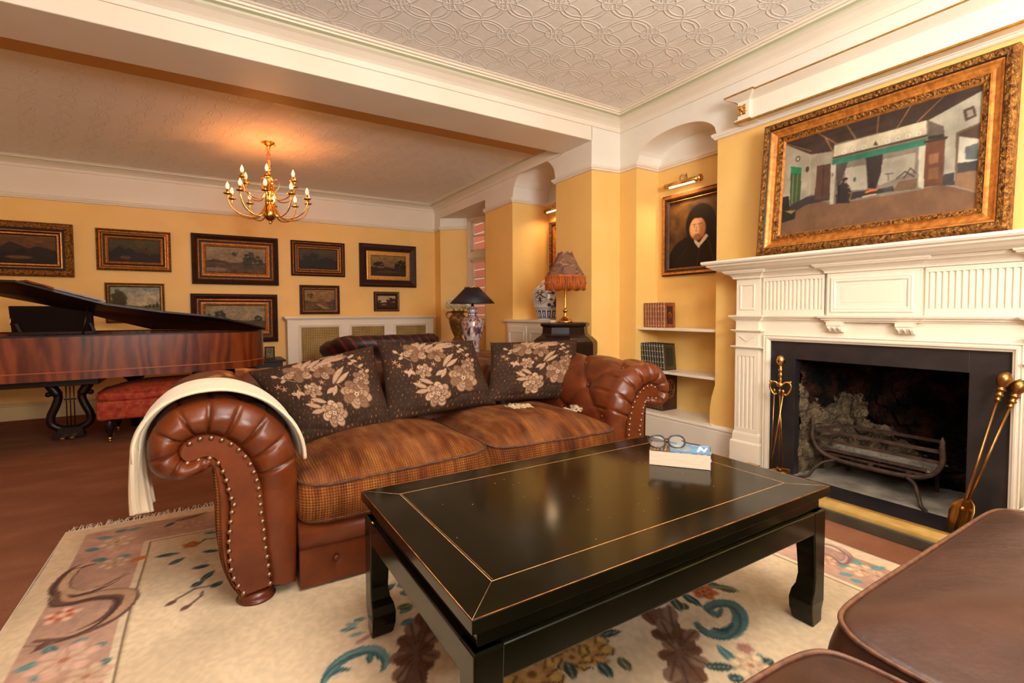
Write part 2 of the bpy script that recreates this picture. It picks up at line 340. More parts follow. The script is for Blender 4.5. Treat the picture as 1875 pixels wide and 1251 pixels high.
KITCHEN=[('p',[(0.0,1.0),(1.0,1.0),(1.001,0.951),(0.781,0.823),(0.309,0.839),(0.302,0.756),(0.17,0.796),(0.001,0.971)],(66,50,42)),('p',[(-0.014,0.988),(0.17,0.796),(0.185,0.38),(0.071,0.288),(0.009,0.231)],(160,150,136)),('p',[(0.17,0.796),(0.312,0.769),(0.312,0.322),(0.185,0.38)],(146,136,122)),('p',[(0.781,0.823),(1.001,0.951),(1.02,0.112),(0.866,0.219),(0.861,0.643),(0.786,0.664)],(158,152,141)),('p',[(0.781,0.823),(0.851,0.736),(0.863,0.555),(0.788,0.588)],(96,84,76)),('p',[(-0.012,-0.007),(0.012,0.156),(0.095,0.254),(0.246,0.308),(0.31,0.236),(0.776,0.235),(0.865,0.234),(0.909,0.205),(1.006,0.123),(1.011,-0.024)],(112,82,62)),('p',[(0.02,0.247),(0.059,0.31),(0.158,0.361),(0.306,0.358),(0.308,0.289),(0.161,0.28),(0.096,0.235)],(58,52,52)),('p',[(0.043,0.725),(0.115,0.683),(0.12,0.337),(0.053,0.312)],(62,82,52)),('p',[(0.043,0.725),(0.115,0.683),(0.113,0.621),(0.046,0.646)],(36,122,84)),('l',[(0.064,0.63),(0.067,0.326)],0.008,(110,120,80)),('l',[(0.093,0.619),(0.092,0.337)],0.006,(110,120,80)),('p',[(0.214,0.662),(0.301,0.65),(0.3,0.3),(0.209,0.319)],(84,58,50)),('l',[(0.255,0.646),(0.256,0.319)],0.004,(50,36,32)),('p',[(0.31,0.821),(0.774,0.827),(0.778,0.683),(0.309,0.693)],(186,176,156)),('p',[(0.321,0.636),(0.776,0.624),(0.78,0.23),(0.34,0.236)],(118,108,100)),('p',[(0.378,0.571),(0.491,0.559),(0.508,0.325),(0.395,0.346)],(160,154,142)),('p',[(0.579,0.572),(0.735,0.567),(0.732,0.401),(0.653,0.37),(0.569,0.336),(0.551,0.375)],(150,143,132)),('p',[(0.327,0.625),(0.395,0.631),(0.371,0.489),(0.341,0.347)],(74,64,62)),('p',[(0.489,0.626),(0.577,0.62),(0.574,0.462),(0.553,0.31),(0.512,0.332),(0.502,0.49)],(52,42,42)),('p',[(0.337,0.331),(0.499,0.315),(0.639,0.297),(0.648,0.259),(0.501,0.262),(0.34,0.236)],(52,46,46)),('p',[(0.296,0.646),(0.326,0.639),(0.327,0.24),(0.305,0.238)],(172,166,154)),('p',[(0.746,0.611),(0.778,0.611),(0.78,0.233),(0.756,0.257)],(178,172,160)),('p',[(0.303,0.687),(0.778,0.668),(0.78,0.613),(0.304,0.631)],(48,108,88)),('l',[(0.309,0.701),(0.778,0.694)],0.012,(76,56,44)),('p',[(0.776,0.624),(0.861,0.628),(0.862,0.235),(0.78,0.249)],(98,62,46)),('p',[(0.794,0.519),(0.839,0.522),(0.838,0.434),(0.797,0.436)],(132,92,64)),('p',[(0.798,0.398),(0.84,0.397),(0.84,0.301),(0.799,0.304)],(120,82,56)),('l',[(0.775,0.639),(0.864,0.634)],0.014,(60,44,36)),('l',[(0.793,0.668),(0.846,0.658)],0.018,(50,44,40)),('p',[(0.662,0.335),(0.75,0.337),(0.745,0.245),(0.64,0.257)],(100,78,62)),('l',[(0.653,0.37),(0.692,0.417),(0.734,0.355)],0.006,(60,48,42)),('l',[(0.686,0.357),(0.715,0.438),(0.741,0.383)],0.005,(60,48,42)),('p',[(0.588,0.298),(0.638,0.312),(0.631,0.26),(0.598,0.263)],(62,62,66)),('p',[(0.926,0.833),(0.969,0.844),(0.983,0.752),(0.939,0.731)],(84,64,56)),('p',[(0.94,0.815),(0.963,0.819),(0.972,0.765),(0.947,0.757)],(150,140,128)),('p',[(0.904,0.658),(1.009,0.697),(1.025,0.11),(0.912,0.211)],(104,84,66)),('p',[(0.912,0.64),(1.0,0.68),(1.004,0.554),(0.918,0.623)],(78,58,48)),('p',[(0.918,0.62),(1.001,0.555),(1.006,0.38),(0.917,0.399)],(186,180,170)),('p',[(0.945,0.518),(0.995,0.53),(0.999,0.396),(0.948,0.415)],(88,94,98)),('p',[(0.917,0.395),(1.006,0.387),(1.008,0.31),(0.923,0.317)],(66,60,62)),('p',[(0.916,0.314),(1.008,0.303),(1.013,0.121),(0.912,0.211)],(134,102,78)),('p',[(0.863,0.325),(0.909,0.326),(0.91,0.216),(0.862,0.235)],(62,58,60)),('p',[(-0.0,0.411),(0.044,0.407),(0.055,0.256),(0.096,0.235),(0.093,0.154),(0.007,0.129)],(42,38,34)),('p',[(0.02,0.256),(0.096,0.244),(0.068,0.212)],(150,118,70)),('p',[(0.361,0.425),(0.377,0.457),(0.408,0.392),(0.425,0.319),(0.419,0.221),(0.355,0.237),(0.355,0.393)],(46,42,40)),('p',[(0.344,0.414),(0.359,0.417),(0.36,0.239),(0.352,0.238)],(40,30,28)),('l',[(0.404,0.377),(0.418,0.368)],0.006,(150,110,90)),('l',[(0.41,0.324),(0.425,0.311),(0.416,0.247)],0.008,(120,90,70)),('l',[(0.373,0.995),(0.431,0.829)],0.007,(140,100,66)),('l',[(0.543,1.005),(0.54,0.829)],0.007,(140,100,66)),('l',[(0.698,0.997),(0.638,0.828)],0.007,(140,100,66)),('l',[(0.843,0.996),(0.731,0.835)],0.007,(140,100,66)),('l',[(0.211,0.99),(0.325,0.832)],0.007,(140,100,66)),('l',[(0.25,0.936),(0.307,0.754)],0.007,(140,100,66)),('l',[(0.001,0.981),(0.168,0.832)],0.007,(140,100,66)),('e',[(0.367,0.733)],(0.0125,0.02),(214,210,200)),('e',[(0.367,0.733)],(0.007,0.011),(170,164,152)),('e',[(0.42,0.731)],(0.0125,0.02),(214,210,200)),('e',[(0.42,0.731)],(0.007,0.011),(170,164,152)),('e',[(0.476,0.731)],(0.0125,0.02),(214,210,200)),('e',[(0.476,0.731)],(0.007,0.011),(170,164,152)),('e',[(0.597,0.73)],(0.0125,0.02),(214,210,200)),('e',[(0.597,0.73)],(0.007,0.011),(170,164,152)),('e',[(0.646,0.732)],(0.0125,0.02),(214,210,200)),('e',[(0.646,0.732)],(0.007,0.011),(170,164,152)),('e',[(0.693,0.73)],(0.0125,0.02),(214,210,200)),('e',[(0.693,0.73)],(0.007,0.011),(170,164,152)),('e',[(0.742,0.727)],(0.0125,0.02),(214,210,200)),('e',[(0.742,0.727)],(0.007,0.011),(170,164,152)),('e',[(0.087,0.786)],(0.014,0.03),(60,50,44)),('e',[(0.087,0.786)],(0.008,0.018),(190,186,176)),('e',[(0.153,0.65)],(0.011,0.03),(66,54,48)),('e',[(0.529,0.35)],(0.016,0.02),(40,34,34)),('l',[(0.504,0.297),(0.531,0.304),(0.557,0.302)],0.012,(214,104,50)),('l',[(0.487,0.258),(0.528,0.262),(0.554,0.261)],0.008,(190,170,150)),('e',[(0.383,0.463)],(0.017,0.014),(38,32,30)),('e',[(0.389,0.435)],(0.008,0.014),(150,110,90)),('e',[(0.437,0.44)],(0.008,0.022),(70,78,92)),('p',[(0.523,0.721),(0.535,0.767),(0.55,0.718)],(80,70,60)),('l',[(0.594,0.431),(0.635,0.423)],0.004,(50,44,42)),('l',[(0.609,0.43),(0.613,0.365)],0.003,(50,44,42)),('e',[(0.31,0.532)],(0.006,0.02),(110,100,90))]
# ================================================================ THE ROOM
XC,YB,XP,YF,YW=3.15,3.25,2.82,3.67,6.70      # chimney wall, beam face, pier end, beam far edge, back wall
ZN,ZF=2.76,2.60                              # ceilings of the front and the back room
A_=(2.82,6.5); B_=(3.165,6.286); Cw_=(3.57,5.485)
carpet,nt,b=nodes('brown_pile_carpet')
c=ramp(nt,nz(nt,2.2,5,stretch=(1,2.2,1)),[(.25,(118,72,51)),(.55,(138,90,66)),(.8,(162,112,84))])
c2=mix(nt,.35,c,ramp(nt,nz(nt,220,2),[(.3,(96,56,40)),(.7,(170,114,86))]))
nt.links.new(c2,b.inputs['Base Color']); b.inputs['Roughness'].default_value=.95; b.inputs['Specular IOR Level'].default_value=.05
bump(nt,b,nz(nt,240,3),.6,.006)
m=MB(); m.add([(-3.2,-2.5,0),(4.0,-2.5,0),(4.0,6.9,0),(-3.2,6.9,0)],[(0,1,2,3)]); struct(m.build('floor',carpet,fixn=False))
# embossed ceiling paper: interlaced rings and hatched panels
def ceiling_mat(name,col,st):
    m,nt,b=nodes(name); tc=nt.nodes.new('ShaderNodeTexCoord'); mp=nt.nodes.new('ShaderNodeMapping')
    mp.inputs['Rotation'].default_value=(0,0,.55); mp.inputs['Scale'].default_value=(3.4,3.4,3.4)
    nt.links.new(tc.outputs['Object'],mp.inputs[0])
    wob=nt.nodes.new('ShaderNodeTexNoise'); wob.inputs['Scale'].default_value=2.0; nt.links.new(mp.outputs[0],wob.inputs['Vector'])
    va=nt.nodes.new('ShaderNodeVectorMath'); va.operation='MULTIPLY_ADD'; nt.links.new(wob.outputs['Color'],va.inputs[0]); va.inputs[1].default_value=(.09,.09,0); nt.links.new(mp.outputs[0],va.inputs[2])
    sx=nt.nodes.new('ShaderNodeSeparateXYZ'); nt.links.new(va.outputs[0],sx.inputs[0])
    def fr(o,k): return math_(nt,'SUBTRACT',math_(nt,'FRACT',math_(nt,'ADD',o,k)),.5)
    hs=None
    for (ox,oy,rad) in ((0,0,.5),(0,0,.42),(.5,.5,.5),(.5,0,.2)):
        u,v=fr(sx.outputs[0],ox+10),fr(sx.outputs[1],oy+10)
        d=math_(nt,'SQRT',math_(nt,'ADD',math_(nt,'MULTIPLY',u,u),math_(nt,'MULTIPLY',v,v)))
        l=math_(nt,'SUBTRACT',1,math_(nt,'MINIMUM',math_(nt,'DIVIDE',math_(nt,'ABSOLUTE',math_(nt,'SUBTRACT',d,rad)),.024),1))
        hs=l if hs is None else math_(nt,'MAXIMUM',hs,l)
    # hatched squares
    u,v=fr(sx.outputs[0],10.5),fr(sx.outputs[1],10)
    box=math_(nt,'MULTIPLY',math_(nt,'LESS_THAN',math_(nt,'ABSOLUTE',u),.17),math_(nt,'LESS_THAN',math_(nt,'ABSOLUTE',v),.17))
    chk=math_(nt,'GREATER_THAN',math_(nt,'MULTIPLY',u,v),0)
    st1=math_(nt,'SINE',math_(nt,'MULTIPLY',u,120)); st2=math_(nt,'SINE',math_(nt,'MULTIPLY',v,120))
    sel=math_(nt,'ADD',math_(nt,'MULTIPLY',chk,st1),math_(nt,'MULTIPLY',math_(nt,'SUBTRACT',1,chk),st2))
    hs=math_(nt,'MAXIMUM',hs,math_(nt,'MULTIPLY',box,math_(nt,'MULTIPLY',math_(nt,'MAXIMUM',sel,0),.7)))
    gr=nt.nodes.new('ShaderNodeTexNoise'); gr.inputs['Scale'].default_value=26; gr.inputs['Detail'].default_value=3
    mp2=nt.nodes.new('ShaderNodeMapping'); mp2.inputs['Scale'].default_value=(1,5,1); nt.links.new(mp.outputs[0],mp2.inputs[0]); nt.links.new(mp2.outputs[0],gr.inputs['Vector'])
    hs=math_(nt,'ADD',hs,math_(nt,'MULTIPLY',gr.outputs['Fac'],.45))
    b.inputs['Base Color'].default_value=lin(col); b.inputs['Roughness'].default_value=.6
    bump(nt,b,hs,st,.016); return m
M['ceil']=ceiling_mat('embossed_ceiling_paper',(242,235,226),.45)
m=MB(); m.add([(-3.2,-2.5,ZN),(-3.2,YB,ZN),(3.45,YB,ZN),(3.45,-2.5,ZN)],[(0,1,2,3)])
m.add([(-3.2,YF,ZF),(-3.2,6.9,ZF),(4,6.9,ZF),(4,YF,ZF)],[(0,1,2,3)]); struct(m.build('ceiling',M['ceil'],fixn=False))
# ---- walls along the room outline: yellow below the rail, white frieze above
def wallrun(mb,pts,zr,zt,skip_top=(),zlow={}):
    for i in range(len(pts)-1):
        (xa,ya),(xb,yb)=pts[i],pts[i+1]; za,zb=zr[i],zr[i+1]
        z0=zlow.get(i,0); mb.add([(xa,ya,z0),(xb,yb,z0),(xb,yb,zb),(xa,ya,za)],[(0,1,2,3)],0)
        if i not in skip_top: mb.add([(xa,ya,za),(xb,yb,zb),(xb,yb,zt),(xa,ya,zt)],[(0,1,2,3)],1)
def arch(mb,X,ya,yb,zs,rise,zt,depth,p=2.3,n=28):
    """white frieze above an arched recess whose mouth lies in the plane x=X"""
    yc,h=(ya+yb)/2,abs(ya-yb)/2; P=[]
    for k in range(n+1):
        t=-1+2*k/n; P.append((yc+h*t,zs+rise*(max(0,1-abs(t)**p))**(1/p)))
    for k in range(n):
        (y0,z0),(y1,z1)=P[k],P[k+1]
        mb.add([(X,y0,z0),(X,y1,z1),(X,y1,zt),(X,y0,zt)],[(0,1,2,3)],1)
        mb.add([(X,y0,z0),(X,y1,z1),(X+depth,y1,z1),(X+depth,y0,z0)],[(0,1,2,3)],1,True)
    mb.add([(X+depth,y,z) for y,z in P]+[(X+depth,P[-1][0],zs-.012),(X+depth,P[0][0],zs-.012)],[tuple(range(n+3))],1)
rz={'far':2.24,'p1':2.245,'p2':2.265,'pier':2.272,'n':2.287}
m=MB()
run=[(2.82,5.16),(2.82,4.545),(3.293,4.545),(3.293,3.76),(2.82,3.76),(2.82,YB),(XC,YB),(XC,3.05),(3.42,3.05),(3.42,2.26),(XC,2.26),(XC,1.75),(XC,.70),(XC,-2.5)]
rzs=[2.235,2.245,2.245,2.265,2.265,2.272]+[2.287]*8
wallrun(m,run[:6],rzs[:6],ZN,skip_top=(1,2,3))
wallrun(m,run[5:],rzs[5:],ZN,skip_top=(2,3,4),zlow={6:.86})
arch(m,2.82,3.76,4.545,2.265,.30,ZF+.01,.473); arch(m,XC,2.26,3.05,2.30,.20,ZN,.27)
m.add([(XC,-.9,0),(XC,-.9,0),(XC,-.9,0)],[])
# bay opening head and return beside the back wall
m.add([(2.82,5.16,2.39),(2.82,6.5,2.39),(2.82,6.5,ZF),(2.82,5.16,ZF)],[(0,1,2,3)],1)
m.add([(2.82,6.5,0),(2.82,6.7,0),(2.82,6.7,2.215),(2.82,6.5,2.225)],[(0,1,2,3)],0)
m.add([(2.82,6.5,2.225),(2.82,6.7,2.215),(2.82,6.7,ZF),(2.82,6.5,ZF)],[(0,1,2,3)],1)
m.add([A_+(0,),B_+(0,),B_+(2.23,),A_+(2.23,)],[(0,1,2,3)],0); m.add([A_+(2.23,),B_+(2.23,),B_+(2.39,),A_+(2.39,)],[(0,1,2,3)],1)
m.add([A_+(2.39,),B_+(2.39,),Cw_+(2.39,),(2.82,5.16,2.39)],[(0,1,2,3)],1)
m.add([Cw_+(0,),(2.82,5.16,0),(2.82,5.16,2.39),Cw_+(2.39,)],[(0,1,2,3)],0)
m.add([B_+(0,),Cw_+(0,),Cw_+(.86,),B_+(.86,)],[(0,1,2,3)],0)
# flared foot of the right jamb
m.add([(XC-.003,2.235,.215),(XC-.003,2.30,.215),(XC-.003,2.30,.33),(XC-.003,2.285,.42),(XC-.003,2.26,.50),(XC-.003,2.235,.50),
       (3.42,2.30,.215),(3.42,2.30,.33),(3.42,2.285,.42),(3.42,2.26,.5)],[(0,1,2,3,4,5),(1,6,7,2),(2,7,8,3),(3,8,9,4)],0)
struct(m.build('wall_right',[M['yellow'],M['frieze']],fixn=False))
m=MB(); wallrun(m,[(-3.2,YW),(2.82,YW)],[2.205,2.215],ZF); struct(m.build('wall_back',[M['yellow'],M['white']],fixn=False))
m=MB(); wallrun(m,[(-3.2,-2.5),(-3.2,YW)],[2.25,2.21],ZN); struct(m.build('wall_left',[M['yellow'],M['white']],fixn=False))
m=MB(); wallrun(m,[(XC,-2.5),(-3.2,-2.5)],[2.287,2.287],ZN); struct(m.build('wall_front',[M['yellow'],M['white']],fixn=False))
# ---- beam
m=MB(); m.box((-3.2,YB,2.519),(2.83,YF,ZN)); m.box((2.82,YB+.001,2.53),(XC+.1,YF+.09,ZN))
struct(m.build('ceiling_beam',M['white'],bevel=.006)).name='trim_5'
m=MB(); m.box((-3.2,YF,2.521),(2.62,YF+.16,2.60)); struct(m.build('trim_6',M['ochre']))
# ---- cornices
def crown(proj,h,z0):
    A=[(0,z0),(.012,z0),(.018,z0+.02*h/.13),(.02,z0+.035*h/.13),(.035*proj/.17,z0+.05*h/.13),(.07*proj/.17,z0+.075*h/.13),(.095*proj/.17,z0+.085*h/.13)]
    G=[(.095*proj/.17,z0+.085*h/.13),(.10*proj/.17,z0+.097*h/.13),(.125*proj/.17,z0+.102*h/.13)]
    T=[(.125*proj/.17,z0+.102*h/.13),(.127*proj/.17,z0+.112*h/.13),(.145*proj/.17,z0+.112*h/.13),(.15*proj/.17,z0+.122*h/.13),(proj*.96,z0+.124*h/.13),(proj,z0+h),(0,z0+h)]
    return A,G,T
def strip(mb,path,prof,mi,dz=None):
    P=MB(); P.sweep(path,prof,cap=False,dz=dz); n=len(prof)
    # open profile: drop the closing face
    fs=[f for k,f in enumerate(P.f) if k%n!=n-1]
    mb.add(P.v,fs,mi,False)
for nm,path,(pr,h,z0) in (('trim_1',[(-3.2,YB),(XC,YB),(XC,-2.5)],(.17,.125,2.635)),('trim_2',[(-3.2,YW),(2.82,YW),(2.82,YF)],(.15,.09,2.51))):
    m=MB(); A,G,T=crown(pr,h,z0)
    for mi,p in enumerate((A,G,T)): strip(m,path,p,mi)
    struct(m.build(nm,[M['white'],M['green'],M['gloss']]))
# ---- picture rails
RAIL=[(0,0),(.012,0),(.02,.006),(.02,.014),(.028,.018),(.032,.028),(.034,.036),(.03,.042),(.012,.046),(0,.05)]
for nm,path,dz in (('trim_3',[(-3.2,YW),(2.82,YW),(2.82,6.5),B_],[2.20,2.212,2.222,2.23]),('trim_4',run,[z-.004 for z in rzs])):
    m=MB(); m.sweep(path,[(d,z) for d,z in RAIL],dz=dz); struct(m.build(nm,M['white']))
# ---- skirtings and the white ledge of the alcove
SK=[(0,0),(.022,0),(.022,.17),(.018,.178),(.026,.184),(.026,.196),(.016,.204),(.010,.21),(0,.213)]
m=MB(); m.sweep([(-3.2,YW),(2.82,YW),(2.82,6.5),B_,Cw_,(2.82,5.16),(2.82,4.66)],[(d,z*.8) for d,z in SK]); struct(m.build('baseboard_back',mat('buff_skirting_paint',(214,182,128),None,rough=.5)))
m=MB(); m.sweep([(2.82,YB+.4),(2.82,YB),(XC,YB),(XC,2.03)],SK); m.sweep([(XC,.42),(XC,-2.5)],SK); struct(m.build('baseboard_right',M['white']))
m=MB(); m.sweep([(-3.2,-2.5),(-3.2,YW)],SK); struct(m.build('baseboard_left',M['white']))
m=MB(); m.box((XC-.02,2.27,.12),(3.42,3.05,.215)); struct(m.build('trim_7',M['gloss']))
# ---- bay window
WD=Vector((.45,-.89,0)).normalized(); WN=Vector((WD.y,-WD.x,0)); W0=Vector((B_[0],B_[1],0)); WL=(Vector(Cw_)-Vector(B_)).length
def wp(s_,z,d=0): q=W0+WD*s_+WN*d; return (q.x,q.y,z)
def wbox(mb,s0,s1,z0,z1,d0,d1,mi=0):
    mb.add([wp(s,z,d) for d in (d0,d1) for s,z in ((s0,z0),(s1,z0),(s1,z1),(s0,z1))],[(0,1,2,3),(7,6,5,4),(0,4,5,1),(1,5,6,2),(2,6,7,3),(3,7,4,0)],mi)
glass,nt,b=nodes('window_glass'); b.inputs['Roughness'].default_value=.0; b.inputs['IOR'].default_value=1.05; b.inputs['Transmission Weight'].default_value=1; b.inputs['Base Color'].default_value=(1,1,1,1)
wr=thing('window_1',None,None); struct(wr)
m=MB()
wbox(m,0,WL,2.345,2.39,-.05,.03); wbox(m,0,WL,1.79,1.90,-.05,.035); wbox(m,0,WL,.86,.93,-.05,.06); wbox(m,0,WL,1.815,1.85,-.05,.05)
wbox(m,0,.045,.9,2.39,-.05,.03); wbox(m,WL-.045,WL,.9,2.39,-.05,.03)
m.build('window_frame',M['gloss'],wr,bevel=.004)
for k in range(3):
    s0,s1=.045+k*.275,.045+(k+1)*.275
    for z0,z1,bars in ((1.90,2.345,[2.13]),(.93,1.79,[1.30,1.545])):
        f=MB(); wbox(f,s0,s0+.035,z0,z1,-.03,.015); wbox(f,s1-.035,s1,z0,z1,-.03,.015); wbox(f,s0,s1,z0,z0+.04,-.03,.015); wbox(f,s0,s1,z1-.035,z1,-.03,.015)
        for zb in bars: wbox(f,s0,s1,zb-.009,zb+.009,-.02,.012)
        fo=f.build('sash',M['gloss'],wr)
        g=MB(); wbox(g,s0+.03,s1-.03,z0+.03,z1-.03,-.012,-.008); g.build('pane',glass,fo)
brick,nt,b=nodes('red_brickwork'); tc=nt.nodes.new('ShaderNodeTexCoord'); br=nt.nodes.new('ShaderNodeTexBrick')
mp=nt.nodes.new('ShaderNodeMapping'); mp.inputs['Rotation'].default_value=(PI/2,0,PI/2); nt.links.new(tc.outputs['Object'],mp.inputs[0]); nt.links.new(mp.outputs[0],br.inputs['Vector'])
br.inputs['Color1'].default_value=lin((196,104,62)); br.inputs['Color2'].default_value=lin((170,84,50)); br.inputs['Mortar'].default_value=lin((214,200,184)); br.inputs['Scale'].default_value=1; br.inputs['Brick Width'].default_value=.22; br.inputs['Row Height'].default_value=.075; br.inputs['Mortar Size'].default_value=.008
nt.links.new(br.outputs[0],b.inputs['Base Color']); b.inputs['Roughness'].default_value=.9
m=MB(); m.box((5.6,5.0,0),(5.9,14,5)); o=m.build('neighbouring_brick_wall',brick); props(o,'red brick wall seen outside through the narrow bay window','wall')
m=MB(); m.add([(3.6,4.5,-.02),(12,4.5,-.02),(12,16,-.02),(3.6,16,-.02)],[(0,1,2,3)]); struct(m.build('ground_outside',mat('paving',(120,116,108),(96,94,88),4,.9),fixn=False)).name='trim_8'
# ================================================================ CHIMNEY PIECE
FY=1.23                                       # centre line
def mir(y): return 2*FY-y
fp=thing('fireplace_surround','white panelled mantelpiece around the black slate fireplace opening','fireplace',(3.1,FY,0))
m=MB()
shelf=[(0,1.318),(.20,1.318),(.215,1.325),(.24,1.332),(.255,1.345),(.268,1.352),(.268,1.362),(.285,1.366),(.29,1.374),(.29,1.384),(.286,1.388),(0,1.388)]
def around(mb,y0,y1,x0,prof,closed_ends=True):
    """moulding that runs along x=x0 from y0 down to y1 and returns to the wall at both ends"""
    mb.sweep([(XC,y0),(x0,y0),(x0,y1),(XC,y1)],prof,side=1)
def around2(mb,y0,y1,x0,prof): # y0>y1 ; outward normals
    P=[(XC,y0),(x0,y0),(x0,y1),(XC,y1)]
    mb.sweep(P,prof,side=1 if False else -1)
# shelf as mitred slab
def slab(mb,ymax,ymin,prof,xw=XC):
    """prof=[(x,z,over)] with over = how far past the ends"""
    rs=[]
    for x,z,ov in prof: rs.append([(xw,ymax+ov,z),(x,ymax+ov,z),(x,ymin-ov,z),(xw,ymin-ov,z)])
    mb.rings(rs,True,True,True,0,False)
slab(m,2.06,mir(2.06),[(2.97,1.315,.04),(2.955,1.322,.055),(2.935,1.33,.075),(2.92,1.343,.09),(2.905,1.35,.105),(2.905,1.36,.105),(2.885,1.364,.125),(2.878,1.374,.13),(2.88,1.386,.13),(2.90,1.389,.11)])
m.build('mantel_shelf',M['gloss'],fp)
m=MB()  # cornice under the shelf, breaking forward over pilasters and centre panel
def cove(mb,ymax,ymin,xb,endov):
    pr=[(xb,1.262,0),(xb-.012,1.265,.012),(xb-.012,1.272,.012),(xb-.016,1.28,.016),(xb-.03,1.292,.03),(xb-.05,1.300,.05),(xb-.052,1.306,.052),(xb-.058,1.308,.058),(xb-.06,1.318,.06)]
    slab(mb,ymax,ymin,[(x,z,o*endov) for x,z,o in pr])
cove(m,2.02,mir(2.02),3.045,1); cove(m,2.02,1.85,3.02,1); cove(m,mir(1.85),mir(2.02),3.02,1); cove(m,1.445,mir(1.445),3.025,1)
m.build('cornice_moulding',M['gloss'],fp)
m=MB(); m.box((3.05,2.0,.86),(XC,mir(2.0),1.27)); m.box((3.05,2.0,0),(XC,1.80,.86)); m.box((3.05,mir(2.0),0),(XC,mir(1.80),.86))
m.build('frieze_board',M['gloss'],fp)
def flutes(mb,x,y0,y1,z0,z1,n,dep=.006,fr=.5):
    """raised fillets between flutes"""
    w=(y1-y0)/n
    for k in range(n+1):
        yc=y0+w*k; mb.box((x-dep,yc-w*fr/2,z0),(x+.001,yc+w*fr/2,z1))
for y0,y1,nm in ((1.822,1.478,'fluted_panel'),(mir(1.478),mir(1.822),'fluted_panel')):
    m=MB(); ys=sorted((y0,y1)); flutes(m,3.042,ys[0]+.012,ys[1]-.012,1.057,1.238,13,.008,.45)
    m.box((3.034,ys[0]-.012,1.238),(3.052,ys[1]+.012,1.262)); m.box((3.034,ys[0]-.012,1.022),(3.052,ys[1]+.012,1.057)); m.box((3.042,ys[0]-.012,1.03),(3.052,ys[1]+.012,1.25))
    for e in (ys[0]-.012,ys[1]): m.box((3.034,e,1.057),(3.052,e+.012,1.238))
    m.build(nm,M['gloss'],fp,bevel=.0015)
def raised(mb,x,ya,yb,za,zb,wd,dep):
    """mitred picture-frame moulding around a sunk panel"""
    mb.rings([[(x-d,ya-o,za-o),(x-d,yb+o,za-o),(x-d,yb+o,zb+o),(x-d,ya-o,zb+o)] for o,d in ((wd,0),(wd,dep*.6),(wd*.8,dep),(wd*.5,dep*.7),(wd*.3,dep*.9),(.002,dep*.4),(0,-.002),(-wd*.6,-.002),(-wd*.9,0))],True,False,True,0,False)
m=MB(); m.box((3.025,1.445,1.022),(3.06,mir(1.445),1.265)); raised(m,3.024,mir(1.395),1.395,1.07,1.208,.03,.007); m.build('centre_panel',M['gloss'],fp,bevel=.001)
m=MB()
pr=[(0,.985),(.004,.985),(.006,.992),(.018,.997),(.018,1.003),(.03,1.008),(.034,1.016),(.034,1.021),(0,1.024)]
def lip(mb,ymax,ymin,xb,ov): slab(mb,ymax,ymin,[(xb-d,z,d*ov) for d,z in pr[1:]])
lip(m,2.0,mir(2.0),3.05,1); lip(m,2.015,1.846,3.022,1); lip(m,mir(1.846),mir(2.015),3.022,1); lip(m,1.45,mir(1.45),3.026,1)
m.build('frieze_moulding',M['gloss'],fp)
for yy in (1.395,mir(1.395)):
    m=MB(); w=.038
    m.box((2.995,yy-w,.965),(3.05,yy+w,.985)); rs=[]
    for x,z in ((3.0,.965),(2.998,.955),(3.004,.945),(3.015,.935),(3.03,.928),(3.05,.926)): rs.append([(3.055,yy-w*.92,z),(x,yy-w*.92,z),(x,yy+w*.92,z),(3.055,yy+w*.92,z)])
    m.rings(rs,True,True,True,0,False)
    for k in (-.7,0,.7): m.tube([(3.002+.002*j+.0011*j*j,yy+w*k,.958-.006*j) for j in range(5)],.0085,8)
    m.build('carved_bracket',M['gloss'],fp)
for sgn in (1,-1):
    f=lambda y: y if sgn>0 else mir(y)
    m=MB(); bx=lambda x0,y0,z0,x1,y1,z1: m.box((x0,f(y0),z0),(x1,f(y1),z1))
    bx(3.028,1.85,.18,3.06,2.015,1.262); bx(3.02,1.852,.79,3.03,2.012,.986)
    # capital bands
    for z in (.795,.905):
        slab(m,max(f(2.015),f(1.85)),min(f(2.015),f(1.85)),[(3.028-d,z+h,d) for d,h in ((.004,0),(.008,.004),(.02,.01),(.026,.016),(.026,.022))])
    # serpentine bead between the bands
    P=[(3.017,f(1.985-.105*t),.868+.014*math.cos(2*PI*t*1.0)*(1)) for t in np.linspace(0,1,24)]; m.tube(P,.003,6)
    ys=sorted((f(1.862),f(2.0))); flutes(m,3.028,ys[0]+.012,ys[1]-.012,.27,.75,4,.007,.5)
    bx(3.021,1.85,.75,3.03,2.015,.795); bx(3.021,1.85,.24,3.03,2.015,.27); bx(3.021,1.85,.27,3.03,1.866,.75); bx(3.021,1.999,.27,3.03,2.015,.75)
    slab(m,max(f(2.02),f(1.845)),min(f(2.02),f(1.845)),[(3.0,0,.015),(3.0,.17,.015),(3.003,.178,.012),(3.012,.182,.006),(3.014,.225,.004),(3.018,.238,0),(3.028,.245,-.004)])
    raised(m,3.0275,*sorted((f(1.895),f(1.975))),1.07,1.215,.012,.006)
    m.build('pilaster',M['gloss'],fp,bevel=.001)
